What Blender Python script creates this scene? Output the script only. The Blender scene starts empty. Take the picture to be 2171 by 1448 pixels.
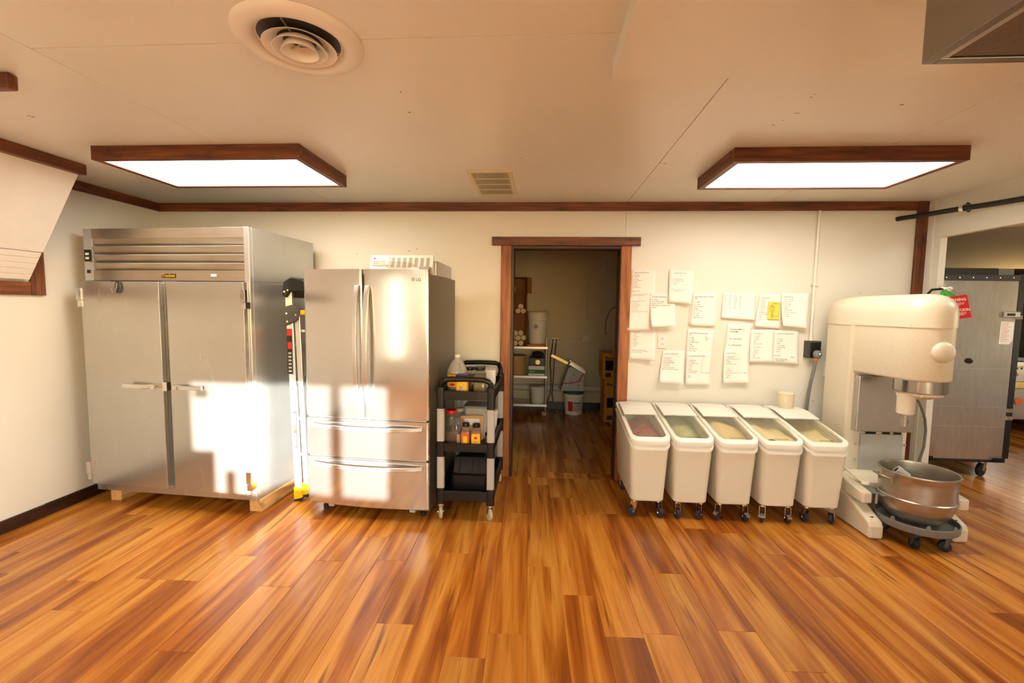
import bpy, bmesh, math, random
from mathutils import Vector, Matrix
random.seed(7)
SC = bpy.context.scene
COL = SC.collection
PI = math.pi

# ------------------------------------------------------------------ camera, world, sun, exposure
cam = bpy.data.cameras.new('camera')
cam.sensor_width = 36.0
cam.lens = 932.5 / 2171.0 * 36.0
cam.clip_start = 0.02
camo = bpy.data.objects.new('camera', cam)
COL.objects.link(camo)
camo.matrix_world = Matrix(((0.997781, -0.017822, 0.064152, 0.0), (0.065308, 0.074378, -0.995089, 0.0),
                            (0.012963, 0.997071, 0.075377, 1.5), (0, 0, 0, 1)))
SC.camera = camo
SC.view_settings.view_transform = 'Standard'
SC.view_settings.look = 'None'
SC.view_settings.gamma = 1.0
SC.view_settings.use_curve_mapping = False
SC.view_settings.exposure = 0.68
SC.cycles.use_denoising = True
SC.cycles.use_adaptive_sampling = True
SC.cycles.adaptive_threshold = 0.05
SC.cycles.max_bounces = 7
SC.cycles.diffuse_bounces = 4
SC.cycles.glossy_bounces = 4
SC.cycles.transparent_max_bounces = 12
SC.cycles.transmission_bounces = 6
SC.cycles.sample_clamp_indirect = 6.0

world = bpy.data.worlds.new('world')
SC.world = world
world.use_nodes = True
wn = world.node_tree.nodes
sky = wn.new('ShaderNodeTexSky')
sky.sky_type = 'NISHITA'
sky.sun_disc = False
sky.sun_elevation = math.radians(14)
sky.sun_rotation = math.radians(158)
bgn = wn['Background']
world.node_tree.links.new(sky.outputs[0], bgn.inputs[0])
bgn.inputs[1].default_value = 0.9
SUN_DIR = Vector((-0.40, 1.0, -0.158)).normalized()      # low sun from behind the camera, to its right
sun = bpy.data.lights.new('sun', 'SUN')
sun.energy = 24.0
sun.angle = math.radians(0.6)
sun.color = (1.0, 0.97, 0.91)
suno = bpy.data.objects.new('sun', sun)
COL.objects.link(suno)
suno.rotation_euler = SUN_DIR.to_track_quat('-Z', 'Y').to_euler()
suno.location = (3, -8, 4)


def portal(name, loc, rot, sx, sy):
    l = bpy.data.lights.new(name, 'AREA')
    l.shape = 'RECTANGLE'
    l.size, l.size_y = sx, sy
    l.cycles.is_portal = True
    o = bpy.data.objects.new(name, l)
    COL.objects.link(o)
    o.location, o.rotation_euler = loc, rot


portal('window_portal', (0.48, -2.62, 1.45), (PI / 2, 0, 0), 1.46, 0.9)
portal('window_portal', (7.24, 3.0, 1.5), (0, PI / 2, 0), 1.0, 1.6)
LAMP = 9.5          # brightness of the ceiling troffer diffusers


# ------------------------------------------------------------------ materials
def lin(r, g, b):
    return tuple(((c / 255.0) / 12.92 if c <= 10 else (((c / 255.0) + 0.055) / 1.055) ** 2.4) for c in (r, g, b)) + (1.0,)


def nt(name):
    m = bpy.data.materials.new(name)
    m.use_nodes = True
    return m, m.node_tree.nodes, m.node_tree.links, m.node_tree.nodes['Principled BSDF']


def noise_fac(n, l, scale, stretch=(1, 1, 1), detail=4.0, rough=0.55, rnd=False, dist=0.0):
    tc = n.new('ShaderNodeTexCoord')
    mp = n.new('ShaderNodeMapping')
    mp.inputs['Scale'].default_value = stretch
    l.new(tc.outputs['Object'], mp.inputs[0])
    if rnd:
        oi = n.new('ShaderNodeObjectInfo')
        ml = n.new('ShaderNodeMath')
        ml.operation = 'MULTIPLY'
        ml.inputs[1].default_value = 37.0
        l.new(oi.outputs['Random'], ml.inputs[0])
        cb = n.new('ShaderNodeCombineXYZ')
        for i in range(3):
            l.new(ml.outputs[0], cb.inputs[i])
        l.new(cb.outputs[0], mp.inputs['Location'])
    nz = n.new('ShaderNodeTexNoise')
    nz.inputs['Scale'].default_value = scale
    nz.inputs['Detail'].default_value = detail
    nz.inputs['Roughness'].default_value = rough
    nz.inputs['Distortion'].default_value = dist
    l.new(mp.outputs[0], nz.inputs['Vector'])
    return nz.outputs['Fac']


def ramp(n, l, fac, stops):
    r = n.new('ShaderNodeValToRGB')
    while len(r.color_ramp.elements) < len(stops):
        r.color_ramp.elements.new(0.5)
    for e, (p, c) in zip(r.color_ramp.elements, stops):
        e.position, e.color = p, c
    l.new(fac, r.inputs[0])
    return r.outputs[0]


def add_bump(n, l, b, fac, strength, dist=0.002):
    bp = n.new('ShaderNodeBump')
    bp.inputs['Strength'].default_value = strength
    bp.inputs['Distance'].default_value = dist
    l.new(fac, bp.inputs['Height'])
    l.new(bp.outputs[0], b.inputs['Normal'])


def pm(name, c, rough=0.5, metal=0.0, var=0.06, scale=9.0, bump=0.0, stretch=(1, 1, 1), coat=0.0, spec=0.5, alpha=None, trans=0.0):
    m, n, l, b = nt(name)
    f = noise_fac(n, l, scale, stretch)
    lo = tuple(x * (1 - var) for x in c[:3]) + (1,)
    hi = tuple(min(1, x * (1 + var)) for x in c[:3]) + (1,)
    l.new(ramp(n, l, f, [(0.3, lo), (0.7, hi)]), b.inputs['Base Color'])
    b.inputs['Roughness'].default_value = rough
    b.inputs['Metallic'].default_value = metal
    b.inputs['Specular IOR Level'].default_value = spec
    b.inputs['Coat Weight'].default_value = coat
    b.inputs['Transmission Weight'].default_value = trans
    if bump:
        add_bump(n, l, b, f, bump)
    return m


def steel(name, c, rough, grain, var=0.07, aniso=0.0, patina=0.0, bump=0.0, metal=0.8):
    """brushed metal, grain = stretch of the noise along the brushing"""
    m, n, l, b = nt(name)
    f = noise_fac(n, l, 6.0, grain, 5.0, 0.6)
    f2 = noise_fac(n, l, 2.4, (1, 1, 1), 3.0)
    lo = tuple(x * (1 - var) for x in c[:3]) + (1,)
    mx = n.new('ShaderNodeMix')
    mx.data_type = 'RGBA'
    l.new(ramp(n, l, f, [(0.3, lo), (0.7, c)]), mx.inputs[6])
    mx.inputs[7].default_value = tuple(x * y for x, y in zip(c[:3], (0.72, 0.6, 0.45))) + (1,)
    ml = n.new('ShaderNodeMath')
    ml.operation = 'MULTIPLY'
    ml.inputs[1].default_value = patina
    l.new(ramp(n, l, f2, [(0.42, (0, 0, 0, 1)), (0.62, (1, 1, 1, 1))]), ml.inputs[0])
    l.new(ml.outputs[0], mx.inputs[0])
    l.new(mx.outputs[2], b.inputs['Base Color'])
    b.inputs['Metallic'].default_value = metal
    mr = n.new('ShaderNodeMapRange')
    mr.inputs['To Min'].default_value = rough * 0.95
    mr.inputs['To Max'].default_value = rough * 1.05
    l.new(f, mr.inputs['Value'])
    l.new(mr.outputs[0], b.inputs['Roughness'])
    if aniso:
        b.inputs['Anisotropic'].default_value = aniso
        tg = n.new('ShaderNodeTangent')
        tg.direction_type = 'RADIAL'
        tg.axis = 'Z'
        l.new(tg.outputs[0], b.inputs['Tangent'])
    if bump:
        add_bump(n, l, b, f, bump, 0.0002)
    return m


def stain(name, dark, mid, light, axis, rough=0.42):
    """stained softwood, grain along axis, with knots"""
    m, n, l, b = nt(name)
    st = [14.0, 14.0, 14.0]
    st[axis] = 1.1
    f = noise_fac(n, l, 2.2, tuple(st), 6.0, 0.62, True)
    f2 = noise_fac(n, l, 5.0, tuple(1.0 if i == axis else 2.2 for i in range(3)), 2.0, 0.5, True)
    c1 = ramp(n, l, f, [(0.3, dark), (0.5, mid), (0.72, light)])
    mx = n.new('ShaderNodeMix')
    mx.data_type = 'RGBA'
    l.new(ramp(n, l, f2, [(0.62, (0, 0, 0, 1)), (0.74, (0.75, 0.75, 0.75, 1))]), mx.inputs[0])
    l.new(c1, mx.inputs[6])
    mx.inputs[7].default_value = tuple(x * 0.35 for x in dark[:3]) + (1,)
    l.new(mx.outputs[2], b.inputs['Base Color'])
    b.inputs['Roughness'].default_value = rough
    add_bump(n, l, b, f, 0.12, 0.002)
    return m


def thin_clear(name, tint, gloss=0.12, rough=0.08, haze=0.0):
    m = bpy.data.materials.new(name)
    m.use_nodes = True
    n, l = m.node_tree.nodes, m.node_tree.links
    n.clear()
    out = n.new('ShaderNodeOutputMaterial')
    tr = n.new('ShaderNodeBsdfTransparent')
    tr.inputs[0].default_value = tint
    gl = n.new('ShaderNodeBsdfGlossy')
    gl.inputs['Roughness'].default_value = rough
    lw = n.new('ShaderNodeFresnel')
    lw.inputs[0].default_value = 1.45
    mx = n.new('ShaderNodeMixShader')
    ge = n.new('ShaderNodeNewGeometry')
    fm = n.new('ShaderNodeMath')
    fm.operation = 'MULTIPLY_ADD'            # reflect on the outer skin only
    l.new(ge.outputs['Backfacing'], fm.inputs[0])
    fm.inputs[1].default_value = -2.0
    l.new(lw.outputs[0], fm.inputs[2])
    fm.use_clamp = True
    l.new(fm.outputs[0], mx.inputs[0])
    l.new(tr.outputs[0], mx.inputs[1])
    l.new(gl.outputs[0], mx.inputs[2])
    if haze:
        df = n.new('ShaderNodeBsdfDiffuse')
        nz = n.new('ShaderNodeTexNoise')
        nz.inputs['Scale'].default_value = 12.0
        df.inputs[0].default_value = (0.8, 0.78, 0.7, 1)
        m2 = n.new('ShaderNodeMixShader')
        mr = n.new('ShaderNodeMapRange')
        mr.inputs['To Min'].default_value = haze * 0.7
        mr.inputs['To Max'].default_value = haze * 1.3
        l.new(nz.outputs['Fac'], mr.inputs['Value'])
        l.new(mr.outputs[0], m2.inputs[0])
        l.new(mx.outputs[0], m2.inputs[1])
        l.new(df.outputs[0], m2.inputs[2])
        mx = m2
    l.new(mx.outputs[0], out.inputs[0])
    return m


def soft_plastic(name, c, t):
    m, n, l, b = nt(name)
    f = noise_fac(n, l, 3.0)
    col = ramp(n, l, f, [(0.3, tuple(x * 0.97 for x in c[:3]) + (1,)), (0.7, c)])
    l.new(col, b.inputs['Base Color'])
    b.inputs['Roughness'].default_value = 0.35
    tr = n.new('ShaderNodeBsdfTranslucent')
    l.new(col, tr.inputs[0])
    mx = n.new('ShaderNodeMixShader')
    mx.inputs[0].default_value = t
    l.new(b.outputs[0], mx.inputs[1])
    l.new(tr.outputs[0], mx.inputs[2])
    l.new(mx.outputs[0], n['Material Output'].inputs[0])
    return m


def emit(name, c, s):
    m, n, l, b = nt(name)
    b.inputs['Base Color'].default_value = (0.8, 0.8, 0.8, 1)
    b.inputs['Emission Color'].default_value = c
    b.inputs['Emission Strength'].default_value = s
    return m


def plank_mat():
    m, n, l, b = nt('floor_plank_wood')
    fa = noise_fac(n, l, 1.0, (10.0, 0.8, 1), 3.0, 0.5, True, 0.7)      # broad strips inside a plank
    fb = noise_fac(n, l, 1.0, (60.0, 2.2, 1), 5.0, 0.6, True)        # fine grain
    fc = noise_fac(n, l, 1.0, (26.0, 1.4, 1), 2.0, 0.5, True)        # dark streaks
    base = ramp(n, l, fa, [(0.33, lin(138, 72, 22)), (0.43, lin(168, 96, 30)), (0.52, lin(190, 120, 42)), (0.66, lin(208, 144, 60))])
    hs = n.new('ShaderNodeHueSaturation')
    oi = n.new('ShaderNodeObjectInfo')
    mr = n.new('ShaderNodeMapRange')
    mr.inputs['To Min'].default_value = 0.84
    mr.inputs['To Max'].default_value = 1.10
    l.new(oi.outputs['Random'], mr.inputs['Value'])
    l.new(mr.outputs[0], hs.inputs['Value'])
    l.new(base, hs.inputs['Color'])
    mx = n.new('ShaderNodeMix')
    mx.data_type = 'RGBA'
    mx.blend_type = 'MULTIPLY'
    mx.inputs[0].default_value = 0.5
    l.new(hs.outputs[0], mx.inputs[6])
    l.new(ramp(n, l, fb, [(0.32, (0.55, 0.46, 0.4, 1)), (0.55, (1, 1, 1, 1))]), mx.inputs[7])
    m2 = n.new('ShaderNodeMix')
    m2.data_type = 'RGBA'
    l.new(ramp(n, l, fc, [(0.66, (0, 0, 0, 1)), (0.74, (0.7, 0.7, 0.7, 1))]), m2.inputs[0])
    l.new(mx.outputs[2], m2.inputs[6])
    m2.inputs[7].default_value = lin(92, 42, 14)
    l.new(m2.outputs[2], b.inputs['Base Color'])
    b.inputs['Roughness'].default_value = 0.24
    b.inputs['Specular IOR Level'].default_value = 0.5
    add_bump(n, l, b, fb, 0.10, 0.0008)
    return m


def weave_mat(name, c):
    m, n, l, b = nt(name)
    tc = n.new('ShaderNodeTexCoord')
    wv = n.new('ShaderNodeTexWave')
    wv.inputs['Scale'].default_value = 60.0
    l.new(tc.outputs['Object'], wv.inputs['Vector'])
    l.new(ramp(n, l, wv.outputs['Fac'], [(0.2, tuple(x * 0.5 for x in c[:3]) + (1,)), (0.8, c)]), b.inputs['Base Color'])
    b.inputs['Metallic'].default_value = 0.8
    b.inputs['Roughness'].default_value = 0.45
    add_bump(n, l, b, wv.outputs['Fac'], 0.4, 0.003)
    return m


M = {}
M['wall'] = pm('wall_paint', lin(230, 227, 214), 0.45, var=0.015, scale=3, bump=0.03)
M['ceil'] = pm('ceiling_gloss_paint', lin(234, 234, 224), 0.3, var=0.015, scale=2.5, bump=0.05)
M['white_trim'] = pm('white_trim_paint', lin(236, 232, 222), 0.45, var=0.02)
M['pantry_wall'] = pm('pantry_wall_paint', lin(204, 192, 164), 0.6, var=0.03, scale=3)
M['stain_x'] = stain('stained_wood_x', lin(64, 28, 12), lin(108, 56, 26), lin(142, 82, 42), 0)
M['stain_y'] = stain('stained_wood_y', lin(64, 28, 12), lin(108, 56, 26), lin(142, 82, 42), 1)
M['stain_z'] = stain('stained_wood_z', lin(64, 28, 12), lin(108, 56, 26), lin(142, 82, 42), 2)
M['casing_z'] = stain('casing_wood_z', lin(104, 54, 18), lin(158, 90, 36), lin(184, 114, 52), 2)
M['dark_x'] = stain('dark_wood_x', lin(30, 14, 9), lin(52, 26, 15), lin(72, 38, 22), 0)
M['dark_y'] = stain('dark_wood_y', lin(30, 14, 9), lin(52, 26, 15), lin(72, 38, 22), 1)
M['dark_z'] = stain('dark_wood_z', lin(30, 14, 9), lin(52, 26, 15), lin(72, 38, 22), 2)
M['raw_y'] = stain('raw_lumber_y', lin(176, 128, 74), lin(214, 170, 110), lin(230, 192, 136), 1, 0.7)
M['plank'] = plank_mat()
M['subfloor'] = pm('subfloor', lin(70, 40, 22), 0.8)
M['steel_v'] = steel('brushed_steel_vertical', (0.53, 0.52, 0.49, 1), 0.27, (3, 3, 0.4), var=0.03, patina=0.1, metal=0.8)
M['steel_door'] = steel('brushed_steel_fridge', (0.60, 0.59, 0.57, 1), 0.15, (0.5, 0.5, 9), var=0.03, aniso=0.8, bump=0.0, metal=0.86)
M['steel_dark'] = steel('worn_steel_louver', (0.52, 0.46, 0.38, 1), 0.3, (0.5, 6, 6), patina=0.55, var=0.15)
M['alu'] = steel('satin_aluminium', (0.58, 0.59, 0.575, 1), 0.36, (3, 3, 0.6), var=0.04)
M['alu_bright'] = steel('bright_aluminium', (0.64, 0.64, 0.63, 1), 0.3, (3, 3, 0.6), var=0.04)
M['alu_worn'] = steel('worn_aluminium_sheet', (0.56, 0.55, 0.515, 1), 0.3, (7, 7, 1.2), var=0.16, patina=0.3)
M['chrome'] = steel('chrome', (0.72, 0.71, 0.69, 1), 0.14, (1, 1, 1), var=0.02, bump=0, metal=1.0)
M['steel_ring'] = steel('ring_steel', (0.40, 0.38, 0.34, 1), 0.2, (1, 1, 2), var=0.05, metal=1.0)
M['hood_grey'] = steel('hood_grey_steel', (0.30, 0.29, 0.26, 1), 0.3, (2, 2, 2), var=0.05, metal=0.9)
M['steel_bowl'] = steel('used_bowl_steel', (0.46, 0.42, 0.35, 1), 0.3, (2, 2, 9), var=0.16, patina=0.35)
M['steel_plain'] = steel('plain_steel', (0.5, 0.48, 0.44, 1), 0.35, (4, 4, 4), var=0.1)
M['fridge_side'] = pm('fridge_side_grey', lin(118, 110, 96), 0.42, 0.35, 0.04, 40, 0.05)
M['grey_light'] = pm('light_grey_plastic', lin(176, 176, 170), 0.45)
M['grey'] = pm('grey_plastic', lin(118, 118, 114), 0.45)
M['grey_dark'] = pm('dark_grey_plastic', lin(62, 62, 60), 0.45)
M['black'] = pm('black_plastic', lin(15, 15, 16), 0.36, var=0.1, bump=0.02, scale=60, spec=0.4)
M['black_rubber'] = pm('black_rubber', lin(30, 30, 31), 0.7)
M['black_metal'] = pm('black_painted_metal', lin(20, 20, 20), 0.4)
M['yellow'] = pm('safety_yellow_plastic', lin(236, 190, 20), 0.4)
M['wheel_cream'] = pm('cream_rubber_wheel', lin(190, 184, 150), 0.6)
M['wheel_blue'] = pm('blue_grey_wheel', lin(48, 50, 62), 0.5)
M['bin'] = soft_plastic('bin_white_plastic', lin(248, 242, 222), 0.14)
M['bin_lid'] = soft_plastic('bin_lid_white_plastic', lin(249, 246, 234), 0.12)
M['bin_clear'] = thin_clear('bin_clear_lid', (0.93, 0.92, 0.86, 1), haze=0.05)
M['flour'] = pm('flour', lin(246, 230, 186), 0.9, var=0.05, scale=20, bump=0.2)
M['oats'] = pm('tan_grain', lin(236, 214, 166), 0.9, var=0.1, scale=60, bump=0.4)
M['red_bag'] = pm('pink_bag', lin(206, 120, 110), 0.5, var=0.3, scale=14, bump=0.5)
M['green_bag'] = pm('pale_green_bag', lin(206, 212, 168), 0.5, var=0.15, scale=10, bump=0.5)
M['enamel'] = pm('mixer_enamel', lin(222, 211, 188), 0.32, var=0.03, scale=4)
M['enamel_rough'] = pm('mixer_cast_enamel', lin(222, 211, 188), 0.36, var=0.03, scale=60, bump=0.25)
M['paper'] = pm('paper_white', lin(244, 241, 233), 0.8, var=0.015, scale=6, bump=0.03)
M['sticky'] = pm('sticky_yellow', lin(246, 218, 92), 0.75, var=0.03)
M['ink'] = pm('ink_black', lin(58, 52, 46), 0.8)
M['ink_dark'] = pm('ink_dark', lin(30, 28, 26), 0.8)
M['ink_blue'] = pm('ink_blue', lin(62, 126, 156), 0.8)
M['ink_orange'] = pm('ink_brown', lin(136, 92, 44), 0.8)
M['ink_yellow'] = pm('ink_yellow', lin(214, 206, 120), 0.8)
M['ink_pink'] = pm('ink_pink', lin(224, 172, 162), 0.8)
M['white_pl'] = pm('white_plastic', lin(236, 234, 226), 0.4, var=0.02)
M['cream_pl'] = pm('cream_plastic', lin(226, 214, 184), 0.4, var=0.03)
M['red'] = pm('red_plastic', lin(206, 30, 28), 0.4)
M['red_sign'] = pm('red_sign', lin(198, 26, 30), 0.3)
M['orange'] = pm('orange_label', lin(206, 96, 30), 0.5)
M['yellow_label'] = pm('yellow_label', lin(244, 190, 34), 0.5)
M['blue_lid'] = pm('blue_lid', lin(44, 52, 132), 0.4)
M['green_lid'] = pm('dark_green_lid', lin(30, 92, 62), 0.4)
M['green_tag'] = pm('green_tag', lin(70, 200, 70), 0.4)
M['jug'] = thin_clear('jug_translucent', (0.86, 0.85, 0.82, 1), haze=0.35)
M['clear'] = thin_clear('clear_plastic', (0.9, 0.9, 0.88, 1), haze=0.06)
M['vinegar'] = pm('vinegar_liquid', lin(122, 56, 34), 0.2, trans=0.2)
M['spice_brown'] = pm('brown_spice', lin(104, 66, 46), 0.9, var=0.25, scale=60)
M['spice_green'] = pm('green_spice', lin(150, 130, 70), 0.9, var=0.2, scale=60)
M['spice_red'] = pm('orange_spice', lin(190, 92, 36), 0.9, var=0.2, scale=60)
M['kraft'] = pm('kraft_paper', lin(196, 158, 112), 0.8, var=0.08)
M['card'] = pm('cardboard', lin(150, 104, 62), 0.85, var=0.08)
M['card_yellow'] = pm('golden_cardboard', lin(206, 150, 50), 0.8, var=0.05)
M['tub_tan'] = pm('tan_tub', lin(196, 160, 104), 0.6)
M['foam'] = pm('foam_cup', lin(232, 214, 170), 0.7)
M['green_label'] = pm('green_label', lin(56, 110, 70), 0.6)
M['brass'] = steel('brass', (0.62, 0.46, 0.18, 1), 0.35, (3, 3, 3), var=0.1)
M['drain_white'] = pm('painted_pipe', lin(206, 204, 196), 0.5)
M['filter'] = weave_mat('hood_filter_mesh', (0.28, 0.24, 0.18, 1))
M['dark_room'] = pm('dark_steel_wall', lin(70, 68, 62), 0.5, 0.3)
M['led'] = emit('green_led', (0.1, 1.0, 0.25, 1), 6.0)
M['display'] = emit('amber_display', (0.35, 0.3, 0.05, 1), 0.35)
M['diffuser'] = emit('lamp_diffuser', (1.0, 0.92, 0.79, 1), LAMP)
M['glass'] = thin_clear('window_glass', (0.97, 0.98, 0.98, 1))
M['blind'] = soft_plastic('added_glow_blind', lin(240, 238, 230), 0.6)  # for unseen blinds added to glow softly in the sun
M['grime'] = pm('scuff_mark', lin(150, 132, 104), 0.8)


# ------------------------------------------------------------------ mesh helpers
class MB:
    def __init__(s):
        s.v, s.f = [], []

    def add(s, vs, fs):
        o = len(s.v)
        s.v += [tuple(v) for v in vs]
        s.f += [tuple(i + o for i in f) for f in fs]
        return s

    def box(s, x0, x1, y0, y1, z0, z1):
        return s.add([(x0, y0, z0), (x1, y0, z0), (x1, y1, z0), (x0, y1, z0), (x0, y0, z1), (x1, y0, z1), (x1, y1, z1), (x0, y1, z1)],
                     [(0, 3, 2, 1), (4, 5, 6, 7), (0, 1, 5, 4), (1, 2, 6, 5), (2, 3, 7, 6), (3, 0, 4, 7)])

    def loft(s, rings, cap0=True, cap1=True, closed=True):
        n = len(rings[0])
        vs = [p for r in rings for p in r]
        fs = []
        for k in range(len(rings) - 1):
            for i in range(n if closed else n - 1):
                j = (i + 1) % n
                fs.append((k * n + i, k * n + j, (k + 1) * n + j, (k + 1) * n + i))
        if cap0:
            fs.append(tuple(range(n - 1, -1, -1)))
        if cap1:
            fs.append(tuple((len(rings) - 1) * n + i for i in range(n)))
        return s.add(vs, fs)

    def prism(s, poly, axis, a, b):
        def P(p, t):
            if axis == 0:
                return (t, p[0], p[1])
            if axis == 1:
                return (p[0], t, p[1])
            return (p[0], p[1], t)
        return s.loft([[P(p, a) for p in poly], [P(p, b) for p in poly]])

    def lathe(s, prof, cx=0, cy=0, n=24, cap0=True, cap1=True):
        rings = [[(cx + r * math.cos(2 * PI * i / n), cy + r * math.sin(2 * PI * i / n), z) for i in range(n)] for r, z in prof]
        return s.loft(rings, cap0, cap1)

    def cyl(s, p0, p1, r0, r1=None, n=14):
        return s.tube([p0, p1], r0, n, r1)

    def tube(s, pts, r, n=8, r1=None, closed=False):
        pts = [Vector(p) for p in pts]
        m = len(pts)
        rings = []
        t0 = (pts[1] - pts[0]).normalized()
        u = t0.orthogonal().normalized()
        for k, p in enumerate(pts):
            if closed:
                t = (pts[(k + 1) % m] - pts[k - 1]).normalized()
            else:
                t = (pts[min(k + 1, m - 1)] - pts[max(k - 1, 0)]).normalized()
            u = (u - t * u.dot(t)).normalized()
            w = t.cross(u)
            rr = r if r1 is None else r + (r1 - r) * k / (m - 1)
            rings.append([p + (u * math.cos(2 * PI * i / n) + w * math.sin(2 * PI * i / n)) * rr for i in range(n)])
        if closed:
            rings.append(rings[0])
            return s.loft(rings, False, False)
        return s.loft(rings)

    def sweep(s, pts, w, t, up):
        """rectangular bar along pts; up = direction of thickness t"""
        pts = [Vector(p) for p in pts]
        up = Vector(up)
        rings = []
        m = len(pts)
        for k, p in enumerate(pts):
            d = (pts[min(k + 1, m - 1)] - pts[max(k - 1, 0)]).normalized()
            b = (up - d * up.dot(d)).normalized()
            a = d.cross(b)
            rings.append([p - a * w / 2 - b * t / 2, p + a * w / 2 - b * t / 2, p + a * w / 2 + b * t / 2, p - a * w / 2 + b * t / 2])
        return s.loft(rings)

    def ell(s, c, rx, ry, rz, n=16, m=8):
        rings = []
        for k in range(1, m):
            a = PI * k / m
            rings.append([(c[0] + rx * math.sin(a) * math.cos(2 * PI * i / n), c[1] + ry * math.sin(a) * math.sin(2 * PI * i / n), c[2] - rz * math.cos(a)) for i in range(n)])
        return s.loft(rings)

    def mesh(s, name, mat, smooth=None):
        me = bpy.data.meshes.new(name)
        me.from_pydata(s.v, [], s.f)
        me.materials.append(M[mat] if isinstance(mat, str) else mat)
        bm = bmesh.new()
        bm.from_mesh(me)
        bmesh.ops.recalc_face_normals(bm, faces=bm.faces)
        bm.to_mesh(me)
        bm.free()
        if smooth:
            for p in me.polygons:
                p.use_smooth = True
            me.set_sharp_from_angle(angle=math.radians(smooth))
        return me

    def build(s, name, mat, parent=None, world=False, bevel=0.0, smooth=None, seg=2, loc=None, rotz=0.0):
        if world and parent is not None:
            inv = XF[parent.name].inverted()
            s.v = [tuple(inv @ Vector(v)) for v in s.v]
        if loc is not None:
            mt = (Matrix.Translation(loc) @ Matrix.Rotation(rotz, 4, 'Z'))
            if world:
                inv = mt.inverted()
                s.v = [tuple(inv @ Vector(v)) for v in s.v]
        o = bpy.data.objects.new(name, s.mesh(name, mat, smooth))
        COL.objects.link(o)
        if loc is not None:
            o.location = loc
            o.rotation_euler = (0, 0, rotz)
        if parent is not None:
            o.parent = parent
            XF[o.name] = XF[parent.name] @ (Matrix.Translation(loc) @ Matrix.Rotation(rotz, 4, 'Z') if loc is not None else Matrix())
        else:
            XF[o.name] = Matrix.Translation(loc) @ Matrix.Rotation(rotz, 4, 'Z') if loc is not None else Matrix()
        if bevel:
            bv = o.modifiers.new('bevel', 'BEVEL')
            bv.width = bevel
            bv.segments = seg
            bv.limit_method = 'ANGLE'
            bv.angle_limit = math.radians(40)
            bv.harden_normals = False
        return o


XF = {}


def thing(name, label, cat, loc=(0, 0, 0), rotz=0.0, group=None):
    o = bpy.data.objects.new(name, None)
    o.empty_display_size = 0.05
    COL.objects.link(o)
    o.location = loc
    o.rotation_euler = (0, 0, rotz)
    XF[o.name] = Matrix.Translation(loc) @ Matrix.Rotation(rotz, 4, 'Z')
    return tag(o, label, cat, group)


def tag(o, label, cat, group=None):
    o['label'] = label
    o['category'] = cat
    if group:
        o['group'] = group
    return o


def struct(o):
    o['kind'] = 'structure'
    return o


def sempty(name, loc=(0, 0, 0)):
    o = bpy.data.objects.new(name, None)
    o.empty_display_size = 0.05
    COL.objects.link(o)
    o.location = loc
    XF[o.name] = Matrix.Translation(loc)
    return struct(o)


def B(x0, x1, y0, y1, z0, z1):
    return MB().box(x0, x1, y0, y1, z0, z1)


def rrect(x0, x1, y0, y1, r, k=4):
    """rounded rectangle outline, counter-clockwise"""
    out = []
    for cx, cy, a0 in ((x1 - r, y0 + r, -PI / 2), (x1 - r, y1 - r, 0), (x0 + r, y1 - r, PI / 2), (x0 + r, y0 + r, PI)):
        for i in range(k + 1):
            a = a0 + PI / 2 * i / k
            out.append((cx + r * math.cos(a), cy + r * math.sin(a)))
    return out


def text_verts(body, size, align='LEFT', shear=0.0, spacing=1.0):
    c = bpy.data.curves.new('t', 'FONT')
    c.body = body
    c.size = size
    c.align_x = align
    c.shear = shear
    c.space_line = spacing
    c.resolution_u = 2
    c.offset = size * 0.012
    o = bpy.data.objects.new('t', c)
    COL.objects.link(o)
    me = bpy.data.meshes.new_from_object(o)
    vs = [v.co.copy() for v in me.vertices]
    fs = [tuple(p.vertices) for p in me.polygons]
    bpy.data.objects.remove(o)
    bpy.data.curves.remove(c)
    bpy.data.meshes.remove(me)
    return vs, fs


def letter(body, size, mat, parent, org, right=(1, 0, 0), up=(0, 0, 1), align='LEFT', shear=0.0, spacing=1.0, world=False, name='lettering'):
    vs, fs = text_verts(body, size, align, shear, spacing)
    org, right, up = Vector(org), Vector(right).normalized(), Vector(up).normalized()
    mb = MB().add([org + right * v.x + up * v.y for v in vs], fs)
    if world:
        inv = XF[parent.name].inverted()
        mb.v = [tuple(inv @ Vector(v)) for v in mb.v]
    me = bpy.data.meshes.new(name)
    me.from_pydata(mb.v, [], mb.f)
    me.materials.append(M[mat])
    o = bpy.data.objects.new(name, me)
    COL.objects.link(o)
    o.parent = parent
    return o


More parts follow.
